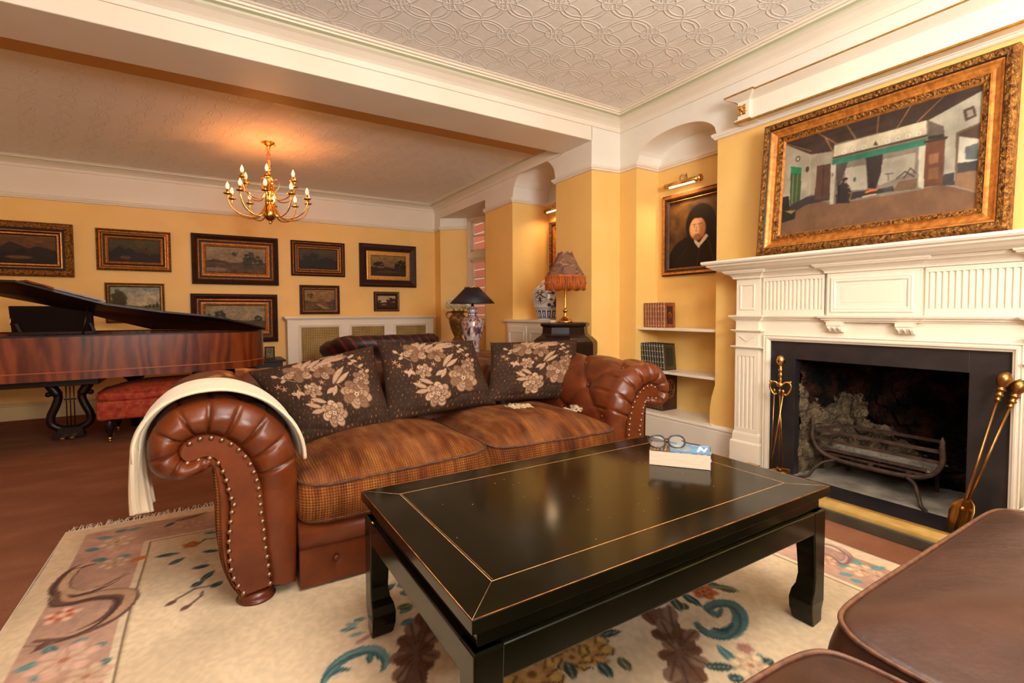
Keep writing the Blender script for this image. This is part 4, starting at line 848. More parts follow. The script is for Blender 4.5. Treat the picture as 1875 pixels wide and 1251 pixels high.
# ---- cream throw over the left arm
thr_m,nt,b=nodes('ribbed_cream_knit'); tc=nt.nodes.new('ShaderNodeTexCoord')
b.inputs['Base Color'].default_value=lin((214,191,162)); b.inputs['Roughness'].default_value=.95; b.inputs['Sheen Weight'].default_value=.3
bump(nt,b,nz(nt,260,2),.3,.002)
def throw():
    i_s=nearest(AO,(.262,.505)); i_e=nearest(AO,(-.185,.604)); path=[AO[i]+nrm[i]*.012 for i in range(i_s,i_e+1)]
    path=resample(np.array(path),70)
    tail=[(-.199,.56),(-.200,.50),(-.200,.45),(-.199,.42),(-.198,.400)]
    path=np.vstack([path,resample(np.array([tuple(path[-1])]+tail),30)[1:]])
    pn=polyn(path); s_=np.r_[0,np.cumsum(np.linalg.norm(np.diff(path,axis=0),axis=1))]
    if pn[10]@np.array([1,0])<0: pn=-pn
    ny=110; rs=[]; n=len(path)
    t_=thing('knitted_throw','cream ribbed knitted throw draped over the near sofa arm','throw',(-.05,2.1,.38))
    for lay,(y0,y1,lift,end) in enumerate(((1.925,2.36,.012,0),(2.0,2.33,.004,-.03))):
        rows=[]
        for k in range(n):
            u=k/(n-1); f0=y0+.035*math.sin(u*PI)*(-.2)+.012*math.sin(u*7)+(.03 if u<.1 else 0)*(1-u*10); f1=y1-.05*math.sin(u*4)
            hang=max(0,(k-69)/(n-70)); 
            f0+=.05*hang**1; f1-=.20*hang
            row=[]
            for j in range(ny):
                v=j/(ny-1); rib=.006*abs(math.sin(v*PI*13+.6*math.sin(u*5)))+.007*math.sin(v*PI*3.2+u*2.5+lay)*(.4+.6*hang)
                fold=.020*hang*math.sin(v*PI*5+lay*1.3)
                d=lift+rib+fold; p=path[k]+pn[k]*d; z=p[1]-(.035*hang*math.sin(v*2.6+lay) if hang>0 else 0)
                row.append((p[0],f0+(f1-f0)*v,z))
            rows.append(row)
        m=MB(); m.rings(rows,False,False,False,0,True)
        # thickness: outer copy
        o=m.build('throw_fold',thr_m,t_); sm=o.modifiers.new('thickness','SOLIDIFY'); sm.thickness=.008; sm.offset=1
    return t_
throw()
# ================================================================ COFFEE TABLE
ct=thing('coffee_table','low black lacquered coffee table with gold line inlay and hoof feet','table',(1.07,1.2,0))
tx0,tx1,ty0,ty1=.406,1.732,.806,1.598
m=MB()
rs=[]
for ins,z in ((.006,.436),(0,.440),(0,.4665),(.0025,.470)): rs.append([(tx0+ins,ty0+ins,z),(tx1-ins,ty0+ins,z),(tx1-ins,ty1-ins,z),(tx0+ins,ty1-ins,z)])
m.rings(rs,True,True,True,0,False); top=m.build('table_top',M['lacquer'],ct)
m=MB()
for (xa,ya,xb,yb) in ((tx0,ty0,tx1,ty0),(tx1,ty0,tx1,ty1),(tx1,ty1,tx0,ty1),(tx0,ty1,tx0,ty0)): m.tube([(xa+(.001 if xa==tx0 else -.001),ya+(.001 if ya==ty0 else -.001),.4692),(xb+(.001 if xb==tx0 else -.001),yb+(.001 if yb==ty0 else -.001),.4692)],.0009,6)
m.build('rubbed_edge',M['lacedge'],top)
ix0,ix1,iy0,iy1=.503,1.635,.903,1.503
m=MB(); w=.0010
for a,b in (((ix0-w,iy0-w),(ix1+w,iy0+w)),((ix0-w,iy1-w),(ix1+w,iy1+w)),((ix0-w,iy0),(ix0+w,iy1)),((ix1-w,iy0),(ix1+w,iy1))): m.box((a[0],a[1],.4695),(b[0],b[1],.4704))
m.box((ix0+.005,iy0+.005,.4695),(ix0+.0056,iy1-.005,.4703))
for (xa,ya,xb,yb) in ((tx0,ty0,ix0,iy0),(tx1,ty0,ix1,iy0),(tx1,ty1,ix1,iy1),(tx0,ty1,ix0,iy1)): m.tube([(xa,ya,.4699),(xb,yb,.4699)],.0005,4)
m.build('inlay_line',M['inlay'],top)
m=MB(); r=random.Random(2)
for k in range(26):
    x,y=r.uniform(.5,1.5),r.uniform(.85,1.45); m.lathe([(.0013+.001*r.random(),.4698),(.0005,.4705)],(x,y,0),6)
m.build('scuff_marks',mat('pale_chipped_lacquer',(190,170,140),None,rough=.7),top)
m=MB()
def tray(prof):
    rs=[[(tx0+i,ty0+i,z),(tx1-i,ty0+i,z),(tx1-i,ty1-i,z),(tx0+i,ty1-i,z)] for i,z in prof]; m.rings(rs,True,True,True,0,False)
tray([(.055,.39),(.022,.394),(.022,.424),(.012,.430),(.010,.438),(.05,.438)]); m.build('waist',M['lacquer'],ct,bevel=.002)
m=MB()
th_=.028
for (a,b) in (((tx0+.008,ty0+.008),(tx1-.008,ty0+.008+th_)),((tx0+.008,ty1-.008-th_),(tx1-.008,ty1-.008)),((tx0+.008,ty0+.008),(tx0+.008+th_,ty1-.008)),((tx1-.008-th_,ty0+.008),(tx1-.008,ty1-.008))): m.box((a[0],a[1],.318),(b[0],b[1],.392))
P=[(tx0+.012,ty0+.012),(tx1-.012,ty0+.012),(tx1-.012,ty1-.012),(tx0+.012,ty1-.012)]
m.build('apron',M['lacquer'],ct,bevel=.006,seg=3)
for sx_,sy_ in ((0,0),(1,0),(1,1),(0,1)):
    X=tx0+.0072 if not sx_ else tx1-.0072; Yv=ty0+.0072 if not sy_ else ty1-.0072; dx=1 if not sx_ else -1; dy=1 if not sy_ else -1
    m=MB(); rs=[]
    for z,w_ in ((.011,.064),(.02,.070),(.05,.076),(.085,.077),(.112,.072),(.132,.063),(.17,.058),(.25,.062),(.32,.068),(.392,.070)):
        rs.append([(X+dx*.012*max(0,.4-z)*(1 if z<.06 else .0),Yv+dy*.012*max(0,.4-z)*(1 if z<.06 else 0),z),(X+dx*w_,Yv,z),(X+dx*w_,Yv+dy*w_,z),(X,Yv+dy*w_,z)])
    m.rings(rs,True,True,True,0,False); m.build('leg',M['lacquer'],ct,bevel=.004,seg=2)
    o=None
# ---- paperback with glasses
bk=thing('paperback_book','thick paperback lying on the coffee table with blue cover','book',(1.51,1.24,.4706))
A0=np.array([1.404,1.286]); e1=np.array([.617,-.787]); e2=np.array([.787,.617]); L_,Wd_=.215,.128
def bp(a,b_,z): q=A0+e1*a+e2*b_; return (q[0],q[1],z)
m=MB(); m.add([bp(a,b_,z) for z in (.4716,.524) for a,b_ in ((0,0),(L_,0),(L_,Wd_),(0,Wd_))],[(0,3,2,1),(4,5,6,7),(0,1,5,4),(1,2,6,5),(2,3,7,6),(3,0,4,7)])
pg,nt,b=nodes('paper_page_edges'); wvv=nz(nt,500,2,stretch=(.02,.02,1)); nt.links.new(ramp(nt,wvv,[(.35,(196,172,148)),(.65,(212,190,166))]),b.inputs['Base Color']); b.inputs['Roughness'].default_value=.9
m.build('page_block',pg,bk)
cvr=Cv(90,60,(0,1,0,1),(92,150,190)); cvr.mottle(.12,4,4,2)
cvr.poly([(0,0),(.36,0),(.30,1),(0,1)],(70,66,60))
for k in range(9): cvr.line([(.05+.03*k,.1),(.06+.03*k,.55)],.012,(216,206,190) if k%2 else (60,54,50))
cvr.poly([(0,.6),(.3,.62),(.28,1),(0,1)],(104,90,76)); cvr.ell(.46,.55,.10,.24,(214,190,150)); cvr.ell(.48,.55,.05,.12,(240,226,200)); cvr.ell(.60,.5,.09,.3,(150,160,160),0,.7)
for a,b_ in (((.80,.25),(.84,.8)),((.84,.8),(.90,.35)),((.82,.45),(.92,.55)),((.9,.3),(.95,.75))): cvr.line([a,b_],.035,(236,240,244))
cvr.line([(.36,.08),(.98,.10)],.04,(40,90,140)); cvr.line([(.7,.9),(.95,.92)],.03,(230,236,240))
covm=paintmat('glossy_printed_cover',.2,coat=.3)
cvr.mesh(lambda U,V:np.stack([A0[0]+e1[0]*L_*U+e2[0]*Wd_*V,A0[1]+e1[1]*L_*U+e2[1]*Wd_*V,.5262+.006*(1-V)*np.abs(U-.45)**2*0+.0*U],-1),'front_cover',covm,bk)
m=MB(); m.add([bp(a,b_,z) for z in (.4708,.4718) for a,b_ in ((0,0),(L_+.003,0),(L_+.003,Wd_),(0,Wd_))],[(0,3,2,1),(4,5,6,7),(0,1,5,4),(1,2,6,5),(2,3,7,6),(3,0,4,7)])
m.add([bp(a,b_,z) for z in (.4708,.526) for a,b_ in ((L_,0),(L_+.003,0),(L_+.003,Wd_),(L_,Wd_))],[(0,3,2,1),(4,5,6,7),(0,1,5,4),(1,2,6,5),(2,3,7,6),(3,0,4,7)])
m.add([bp(a,b_,z) for z in (.5245,.5258) for a,b_ in ((0,0),(L_+.003,0),(L_+.003,Wd_),(0,Wd_))],[(0,3,2,1),(4,5,6,7),(0,1,5,4),(1,2,6,5),(2,3,7,6),(3,0,4,7)])
m.build('cover_board',mat('dark_printed_spine',(44,40,46),(190,190,196),60,.3,spread=(.55,.6)),bk)
gl=thing('reading_glasses','pair of black framed reading glasses resting on the paperback','glasses',(1.46,1.28,.527))
def gp(a,b_,z): return bp(a,b_,z)
lens,nt,b=nodes('spectacle_lens'); b.inputs['Alpha'].default_value=.08; b.inputs['Roughness'].default_value=.15; b.inputs['Specular IOR Level'].default_value=.2
def rimpts(ca,cb,rx,ry,tilt):
    P=[]
    for k in range(28):
        t=2*PI*k/28; u=rx*np.sign(math.cos(t))*abs(math.cos(t))**.85; v=ry*np.sign(math.sin(t))*abs(math.sin(t))**.85
        P.append(gp(ca+u*.93-v*.12,cb+v*.75+u*.25,.5335+ (v+ry)*.75*1.0))
    return P
fr=MB()
for ca,cb in ((.026,.036),(.096,.058)):
    P=rimpts(ca,cb,.031,.025,0); fr.tube(P,.0034,8,closed=True)
    l=MB(); l.add([Vector(q) for q in P],[tuple(range(28))]); l.build('lens',lens,gl,fixn=False)
fr.tube([gp(.054,.052,.558),gp(.059,.055,.561),gp(.063,.056,.558)],.0026,8)
fr.build('frame',M['black'],gl)
for P in ([gp(.005,.03,.556),gp(.03,.075,.546),gp(.075,.112,.533),gp(.095,.12,.5295)],[gp(.114,.065,.556),gp(.130,.080,.545),gp(.165,.11,.533),gp(.18,.118,.5295)]):
    t=MB(); t.tube(catmull(P,5),.0020,8); t.build('temple',M['black'],gl)
# ================================================================ NEAR LEATHER SOFA
s2=thing('worn_leather_sofa','worn dark brown leather sofa with piped seat cushions in the near right corner','sofa',(1.2,.1,0))
WM=mat('scuffed_tan_piping',(112,70,46),(78,46,32),60,.5)
seat_cushion(s2,'seat_cushion',.955,2.02,-.28,.462,.28,.462,.060,M['leather2'],WM,'right piped leather seat cushion',3,N=160,r0=.05,bulge=.02,wr=.0050,wave=.006)
seat_cushion(s2,'seat_cushion',-.10,.936,-.28,.445,.28,.455,.050,M['leather2'],WM,'left piped leather seat cushion',6,N=160,r0=.05,bulge=.02,wr=.0050,wave=.006)
m=MB(); m.box((-.14,-.35,.05),(2.04,.405,.275)); m.build('base',M['leather2'],s2,bevel=.02,seg=3)
m=MB(); pr=[(-.62,.05),(-.62,.66),(-.60,.71),(-.55,.74),(-.49,.74),(-.43,.70),(-.36,.50),(-.30,.28),(-.30,.05)]
m.rings([[(x,y,z) for y,z in pr] for x in np.linspace(-.14,2.04,12)],True,True,True,0,True); m.build('backrest',M['leather2'],s2)
for x0,x1 in ((2.045,2.25),(-.35,-.145)):
    m=MB(); pr=[(x0,.05),(x0,.52),(x0+.03,.58),((x0+x1)/2,.60),(x1-.03,.58),(x1,.52),(x1,.05)]
    m.rings([[(x,y,z) for x,z in pr] for y in np.linspace(-.6,.36,8)],True,True,True,0,True); m.build('arm',M['leather2'],s2)
for x in (0,1.9):
    for y in (-.5,.3): m=MB(); m.lathe([(.025,.012),(.032,.05)],(x,y,0),12); m.build('foot',M['feet'],s2)
# ================================================================ RUG
def make_rug():
    X0,X1,Y0,Y1=-.607,2.375,-.9,3.075
    c=Cv(430,540,(X0,X1,Y0,Y1),(224,197,164))
    n1=c.noise(9,12,4,4)[...,None]; c.C=c.C*(.80+.32*n1)
    # border bands
    PK=(186,146,126); bb=[(X0+.085,Y0+.085),(X1-.085,Y0+.085),(X1-.085,Y1-.085),(X0+.085,Y1-.085)]
    ins=.335
    def rect(i,col):
        c.poly([(X0+i,Y0+i),(X1-i,Y0+i),(X1-i,Y1-i),(X0+i,Y1-i)],col)
    fld=c.C.copy(); rect(.085,PK); mk=np.abs(c.C-fld).sum(-1)>0
    c.C=np.where(mk[...,None],c.C*(.84+.34*c.noise(22,30,8,3))[...,None],c.C)
    def rectf(i): # restore the field
        w=(c.X>X0+i)&(c.X<X1-i)&(c.Y>Y0+i)&(c.Y<Y1-i); c.C[w]=fld[w]
    w=.335; rect(w-.010,(222,198,168)); rect(w+.004,(222,198,168)); rect(w+.008,(128,98,78)); rect(w+.016,(206,184,150)); rectf(w+.020)
    TE,TD,BR,BD,CR,PI2=(78,112,116),(48,66,62),(112,80,70),(80,56,50),(214,184,152),(206,166,144)
    def taper(n,w): return [max(w*math.sin(PI*(.12+.84*i/(n-1))),w*.25) for i in range(n)]
    def scroll(P,w,c1,c2):
        Q=[tuple(q) for q in catmull(P,6)]; W=taper(len(Q),w); c.line(Q,W,c1); c.line([(a+.15*w,b_+.15*w) for a,b_ in Q],[q*.45 for q in W],c2)
        c.line([(a-.3*w,b_-.2*w) for a,b_ in Q],[q*.16 for q in W],tuple(q*.75 for q in c1))
    def bloom(x,y,r,c1=CR,c2=PI2,cen=(170,112,84),n=6,rot=.2):
        c1=tuple(q*.95 for q in c1); c2=tuple(q*.88 for q in c2)
        c.flower(x,y,r,(c1,c2,c1),n,rot,cen)
        for k in range(n): c.line([(x+.25*r*math.cos(k*2*PI/n+rot),y+.25*r*math.sin(k*2*PI/n+rot)),(x+.9*r*math.cos(k*2*PI/n+rot+.4),y+.9*r*math.sin(k*2*PI/n+rot+.4))],.004,(176,130,106),.8)
    def lf(L,w,cols=(TE,TD)):
        for i,(a,b_) in enumerate(L):
            c.leaf(a,b_,w,cols[i%len(cols)],.92,(150,160,150)); 
    # left border
    lf(R_LF[:12],.034,(TE,(96,134,134))); lf(R_LF[12:18],.030,(TD,(60,76,68))); lf(R_LF[18:],.026,(TD,TE))
    bloom(*R_FL[0],.062); bloom(*R_FL[1],.048); bloom(*R_FL[2],.050,(222,176,156),(206,104,56),(230,200,170),5); bloom(*R_FL[3],.085,(214,170,150),(224,186,164)); bloom(*R_FL[4],.06,PI2,CR); bloom(*R_FL[5],.05,(196,156,132),(176,136,116))
    scroll(R_S1,.062,BR,(196,160,128)); scroll(R_S2,.075,BR,(190,150,120)); scroll(R_S3,.03,BR,BR)
    scroll(R_BR[0],.035,BR,(150,112,92)); c.line(R_BR[1],.04,(196,120,74))
    for T in R_TW: c.line(T,.008,BD)
    bloom(-.10,2.60,.035,(186,112,60),(160,90,50),(190,120,60),5)
    for x,y in ((-.125,2.12),(-.08,2.06)): c.leaf((x,y),(x-.03,y-.03),.022,BR)
    # repeats further along the far border
    for x in np.arange(.15,2.2,.42):
        bloom(x,2.86,.06,n=6,rot=x); lf([((x-.10,2.84),(x-.04,2.86)),((x+.05,2.86),(x+.12,2.90)),((x-.02,2.90),(x+.02,2.97))],.03,(TE,)); scroll([(x+.14,2.80),(x+.20,2.90),(x+.28,2.86),(x+.26,2.78)],.04,BR,(190,150,120))
    for y in np.arange(-.7,1.6,.5):
        bloom(-.40,y,.075,PI2,CR,rot=y); lf([((-.49,y-.05),(-.44,y)),((-.36,y+.03),(-.31,y+.08)),((-.47,y+.06),(-.43,y+.03))],.034,(TE,)); scroll([(-.46,y+.15),(-.32,y+.20),(-.34,y+.30),(-.48,y+.32)],.06,BR,(190,150,120))
    for y in (2.7,2.3,1.9,1.5,.45,.0,-.5):
        bloom(2.17,y,.07,PI2,CR,rot=y); lf([((2.27,y-.05),(2.22,y)),((2.10,y+.03),(2.06,y+.08))],.034,(TE,)); scroll([(2.26,y+.14),(2.12,y+.18),(2.14,y+.27)],.05,BR,(190,150,120))
    # field
    def acan(P):
        BR=(108,80,66); c.poly(P,BR); cx=sum(p[0] for p in P)/len(P); cy=sum(p[1] for p in P)/len(P)
        for k,(x,y) in enumerate(P):
            c.leaf((cx*.4+x*.6,cy*.4+y*.6),(x*1.06-cx*.06,y*1.06-cy*.06),.05,(134,104,84) if k%2 else (106,72,52),.9)
            c.line([(cx*.75+x*.25,cy*.75+y*.25),(x,y)],.006,BD)
    acan(R_AC1); acan(R_AC2)
    scroll(R_T1,.040,TE,(112,140,136)); scroll(R_T1b,.02,TE,TE); scroll(R_T1c,.018,TE,TE)
    scroll(R_T2,.050,TE,(90,112,108)); scroll(R_T2b,.03,TE,TD)
    lf(R_LF2[:4],.018,(TE,(120,140,136))); lf(R_LF2[4:],.030,(TE,)); lf(R_LF3[:4],.034,(TE,TD)); lf(R_LF3[4:9],.034,(TD,(70,72,50))); lf(R_LF3[9:],.030,((96,150,156),))
    for x,y in R_PK: c.ell(x,y,.022,.010,(158,110,108),.3,.7,.6)
    bloom(*R_FL3[0],.055,(226,196,156),(214,180,150)); bloom(*R_FL3[1],.024,(186,128,120),(170,112,110),n=5); bloom(*R_FL3[2],.055,(228,196,162),(220,180,150)); bloom(*R_FL3[3],.045,PI2,CR); bloom(*R_FL3[4],.04,(226,180,150),PI2)
    scroll(R_S4,.030,(150,112,108),(196,160,150))
    GO=(198,152,84)
    for (x,y),r in zip(R_FL5[:3],(.085,.09,.06)):
        bloom(x,y,r,GO,(184,134,72),(120,80,44),7)
        for k in range(9):
            a=k*.7; c.line([(x+r*.5*math.cos(a),y+r*.5*math.sin(a)),(x+r*math.cos(a+.5),y+r*math.sin(a+.5)),(x+r*1.02*math.cos(a+.8),y+r*1.02*math.sin(a+.8))],.005,(66,56,36))
    bloom(*R_FL5[3],.05,(170,96,50),(150,76,40),(120,60,30),6)
    lf(R_LF5,.036,((60,66,48),TD,(86,84,56)))
    c.C*=(.95+.1*c.noise(250,300,5,1))[...,None]
    rt=thing('floral_rug','large cream wool rug with pink floral border under table and sofa','rug',((X0+X1)/2,(Y0+Y1)/2,0))
    hz=c.noise(10,14,3,2)*.004
    RM=paintmat('wool_rug_pile',.95,.5,260,spec=.1,bd=.004)
    c.mesh(lambda U,V:np.stack([X0+(X1-X0)*U+.004*np.sin(V*23),Y0+(Y1-Y0)*V+.004*np.sin(U*17),.009+hz*np.clip(np.minimum(np.minimum(U,1-U),np.minimum(V,1-V))*60,0,1)],-1),'rug_pile',RM,rt,True)
    m=MB(); m.sweep([(X0-.001,Y0),(X1,Y0),(X1,Y1),(X0-.001,Y1)],[(0,.0005),(.004,.0005),(.004,.0085),(0,.0105)],side=1,closed=True); m.build('rug_edge',cream,rt)
    m=MB(); r=random.Random(4)
    for k in range(430):
        x=X0+.01+(X1-X0-.02)*k/430+r.uniform(-.004,.004)
        if x>.1 and k%3: continue
        L=r.uniform(.03,.075); dx=r.uniform(-.025,.03); m.tube([(x,Y1-.003,.008),(x+dx*.4,Y1+L*.5,.010+r.uniform(0,.012)),(x+dx,Y1+L,.004)],.0022,4)
    o=m.build('fringe',cream,rt); o['kind']='stuff'
make_rug()
# ================================================================ PICTURES
def giltmat(name,c1,c2,rough=.42,bs=0,bscale=70,metal=.75,bd=.006,sc=40):
    return mat(name,c1,c2,sc,rough,metal,bs=bs,bscale=bscale,bd=bd)
M['gold']=giltmat('gilded_frame_moulding',(208,134,56),(162,94,34),metal=.5)
M['goldrough']=giltmat('carved_gilded_ornament',(168,112,50),(74,42,18),.45,1,75,bd=.012,sc=55)
M['fwood']=mat('dark_walnut_frame',(62,28,14),(38,17,10),20,.5,bs=.1,spec=.25)
M['fline']=mat('dark_frame_groove',(40,22,12),None,rough=.5)
M['canvas']=paintmat('varnished_oil_canvas',.55,.2,180,spec=.25,bd=.002)
def frame_mesh(mb,o,ux,uz,nrm_,w,h,bands):
    """bands=[(inset,depth,material)] from the outer edge inwards; o = lower left corner"""
    o,ux,uz,nn=[Vector(q) for q in (o,ux,uz,nrm_)]
    def ring(i,d): return [o+ux*i+uz*i+nn*d,o+ux*(w-i)+uz*i+nn*d,o+ux*(w-i)+uz*(h-i)+nn*d,o+ux*i+uz*(h-i)+nn*d]
    prev=ring(0,0)
    for i,d,mi in bands:
        cur=ring(i,d); mb.rings([prev,cur],True,False,False,mi,False); prev=cur
def picture(name,label,o,ux,uz,nn,w,h,bands,mats,cv,group=None,depth=None,cm=None):
    t=thing(name,label,'painting',tuple(Vector(o)+Vector(ux)*w/2),group)
    m=MB(); frame_mesh(m,o,ux,uz,nn,w,h,bands); ins,dd,_=bands[-1]
    m.build('frame',mats,t,fixn=False if True else True)
    o2,U_,Z_,N_=[np.array(tuple(q)) for q in (o,ux,uz,nn)]
    p0=o2+U_*(ins-.002)+Z_*(ins-.002)+N_*(dd-.002); W2,H2=w-2*ins+.004,h-2*ins+.004
    cv.mesh(lambda U,V:p0+U[...,None]*W2*U_+V[...,None]*H2*Z_,'canvas',cm or M['canvas'],t); return t
def landscape(seed,sky1,sky2,ground,trees,hill=None,water=None,nx=110,ny=60,treecol=(40,34,18),extra=None,asp=1.8):
    c=Cv(nx,ny,(0,asp,0,1),sky1); hor=.42; r=random.Random(seed)
    t=np.clip((c.Y-hor)/(1-hor),0,1)[...,None]; c.C=np.array(sky2)*(1-t)+np.array(sky1)*t
    c.C*=(.82+.36*c.noise(6,5,seed,4))[...,None]
    if hill:
        for (x,w,h,col) in hill: c.poly([(x-w,hor-.02),(x-w*.4,hor+h*.55),(x-w*.1,hor+h),(x+w*.2,hor+h*.75),(x+w*.6,hor+h*.4),(x+w,hor-.02)],col)
    g=c.Y<hor+.02*np.sin(c.X*9+seed); n=c.noise(10,8,seed+1,4)[...,None]; gc=np.array(ground)*(.6+.8*n); c.C=np.where(g[...,None],gc,c.C)
    if water: x,y,w,h,col=water; c.ell(x,y,w,h,col,0,.9,.5); c.line([(x-w,y+h*.3),(x+w*.8,y+h*.35)],.012,tuple(min(255,q*1.2) for q in col),.6)
    for (x,y,s) in trees:
        c.line([(x,y-s*.6),(x+.02,y)],.018,(40,26,14))
        for k in range(26): a=r.uniform(0,6.28);d=r.random()**.5*s*.5; f=r.uniform(.6,1.5); c.ell(x+d*math.cos(a),y+d*.8*math.sin(a)+.02,s*r.uniform(.08,.2),s*r.uniform(.06,.14),tuple(q*f for q in treecol),r.uniform(0,3),.85,.5)
    if extra: extra(c)
    c.mottle(.16,30,20,seed+5,2); c.C*=np.array([.88,.80,.66]); return c
ZX,ZZ,ZN_=(1,0,0),(0,0,1),(0,-1,0)
def wallpic(x0,x1,z0,z1,bands,mats,cv,label):
    picture('framed_landscape',label,(x0,YW-.002,z0),ZX,ZZ,ZN_,x1-x0,z1-z0,bands,mats,cv,'landscape paintings on the back wall')
G,GR,FW,FL=M['gold'],M['goldrough'],M['fwood'],M['fline']
B1=[(0,.03,0),(.03,.045,0),(.04,.035,1),(.06,.04,2),(.075,.03,1),(.095,.028,0),(.105,.02,2),(.125,.018,1),(.13,.01,2)]
wallpic(-2.35,-1.178,1.431,1.97,[(0,.04,0),(.02,.06,0),(.06,.05,0),(.085,.04,3),(.095,.042,1),(.11,.03,3),(.125,.03,1),(.135,.012,3)],[GR,G,FW,FL],
  landscape(1,(120,84,36),(92,60,24),(40,24,12),[(.7,.66,.42),(.25,.5,.3),(1.5,.4,.2)],[(1.35,.4,.34,(52,36,20)),(1.8,.4,.2,(44,30,18))],(1.45,.2,.22,.06,(128,84,38)),130,70,(30,20,10),asp=2.1),'dark lake scene in a carved brown frame above the piano music desk')
wallpic(-.998,-.353,1.517,1.956,[(0,.03,0),(.014,.04,0),(.02,.03,3),(.038,.036,1),(.045,.028,3),(.055,.03,1),(.075,.02,3),(.085,.024,1),(.098,.012,1),(.102,.008,3)],[M['goldrough'],G,FW,FL],
  landscape(2,(84,76,34),(70,58,24),(38,24,10),[(1.35,.5,.3),(1.5,.4,.25)],[(.4,.35,.28,(30,28,14)),(.75,.3,.22,(34,32,16))],(.6,.18,.2,.08,(110,70,30)),120,60,(70,34,16),asp=1.9),'dark green mountain lake scene with ribbed gold frame above the clouded tree painting')
wallpic(-.162,.735,1.393,1.97,[(0,.04,2),(.03,.05,2),(.05,.035,2),(.062,.03,3),(.075,.035,1),(.082,.028,3),(.10,.026,2),(.112,.028,1),(.135,.015,1),(.14,.01,3)],[GR,G,FW,FL],
  landscape(3,(158,150,134),(140,128,110),(86,66,40),[(1.5,.62,.5),(1.75,.45,.3),(1.35,.4,.3),(.95,.74,.18)],[(.3,.5,.10,(70,52,34))],(.3,.12,.4,.08,(132,120,104)),130,64,(46,46,26),asp=2.0),'pale river landscape with large dark trees in a broad walnut and gold frame')
def clouds(c):
    for x,y,rx,ry in ((1.0,.85,.25,.08),(.9,.68,.22,.06),(1.25,.72,.2,.07)): c.ell(x,y,rx,ry,(206,204,198),.2,.7,.6)
    c.ell(1.05,.92,.22,.06,(120,150,176),0,.6,.6)
wallpic(-.942,-.424,.955,1.386,[(0,.02,1),(.012,.03,1),(.02,.022,3),(.032,.024,1),(.042,.012,1),(.045,.008,3)],[GR,mat('dull_gold_frame',(150,104,44),(120,80,30),30,.45,.5),FW,FL],
  landscape(4,(150,168,184),(196,190,176),(112,104,60),[],[(1.2,.4,.06,(120,124,110))],None,120,100,extra=lambda c:(clouds(c),[c.ell(.22+.14*math.cos(k*2.4)*(k/40),.55+.30*math.sin(k*2.4)*(k/40),.09,.07,((60+k%30),(50+k%22),24),k,.8,.5) for k in range(44)],[c.poly([(x-.05,.36),(x,.36+h),(x+.05,.36)],(50,56,30)) for x,h in ((1.02,.12),(1.12,.10),(1.22,.22),(.92,.06))]),asp=1.3),'bright landscape with blue cloudy sky and brown tree in a thin gold frame, partly behind the piano lid')
wallpic(-.183,.714,.704,1.282,[(0,.04,2),(.03,.05,2),(.05,.035,2),(.062,.03,3),(.075,.035,1),(.082,.028,3),(.10,.026,2),(.112,.028,1),(.135,.015,1),(.14,.01,3)],[GR,G,FW,FL],
  landscape(5,(150,146,132),(168,158,138),(86,74,36),[(.45,.6,.36),(1.75,.46,.26),(.1,.62,.12)],None,None,130,64,(46,46,28),asp=2.0),'wide pale sky landscape in a walnut and gold frame, lower half hidden by the piano')
wallpic(.880,1.533,1.525,1.967,[(0,.03,2),(.014,.04,2),(.02,.03,3),(.03,.036,1),(.042,.028,3),(.05,.03,2),(.065,.02,1),(.078,.024,3),(.09,.02,1),(.098,.010,3)],[GR,G,FW,FL],
  landscape(6,(84,72,46),(66,52,30),(34,22,12),[(.4,.5,.4),(.7,.55,.5),(1.2,.42,.35),(1.6,.4,.3)],[(1.4,.4,.22,(44,40,26))],None,120,60,(26,22,12),asp=1.9),'very dark woodland landscape in a ribbed gold frame above the small country lane picture')
wallpic(.972,1.458,1.037,1.409,[(0,.03,2),(.02,.035,2),(.032,.03,2),(.045,.02,0),(.056,.018,3),(.06,.01,3)],[G,G,FW,FL],
  landscape(7,(160,130,76),(148,116,66),(104,76,36),[(.3,.68,.3),(1.4,.42,.2)],None,None,110,70,(84,72,34),extra=lambda c:(c.poly([(.5,.3),(1.0,.02),(1.3,.02),(.7,.32)],(168,134,84)),c.poly([(.7,.42),(.95,.42),(.95,.52),(.7,.52)],(120,88,50)),c.ell(.8,.92,.3,.03,(116,92,52),0,.6)),asp=1.5),'sunny country lane picture in a plain dark wooden frame above the radiator cover')
wallpic(1.724,2.516,1.407,1.989,[(0,.04,2),(.02,.055,2),(.05,.05,2),(.085,.035,2),(.095,.03,3),(.103,.032,1),(.15,.03,1),(.155,.02,3)],[GR,mat('bright_gilt_slip',(206,148,66),(180,122,50),30,.4,.6),FW,FL],
  landscape(8,(150,128,82),(134,108,64),(56,36,18),[(.25,.52,.28),(.45,.56,.3),(1.2,.5,.3),(1.4,.58,.42),(1.6,.46,.3)],None,(.8,.2,.5,.04,(96,70,40)),110,70,(30,22,12),extra=lambda c:c.poly([(.3,.38),(.62,.38),(.58,.48),(.34,.48)],(126,96,60)),asp=1.6),'river meadow painting with bright gold slip in a heavy carved wooden frame nearest the corner')
wallpic(1.912,2.27,1.071,1.341,[(0,.02,2),(.012,.03,1),(.025,.028,2),(.035,.03,1),(.05,.012,3),(.055,.008,3)],[GR,M['fwood'],mat('olive_gold_frame',(112,76,32),(84,54,20),30,.4,.4),FL],
  landscape(9,(196,180,160),(206,186,160),(66,36,18),[(1.0,.55,.5),(1.25,.6,.45),(.15,.5,.3),(.85,.35,.25)],None,(.5,.25,.2,.05,(180,130,90)),90,64,(62,28,14),asp=1.45),'smallest landscape with white sky and russet trees, low on the wall near the corner')
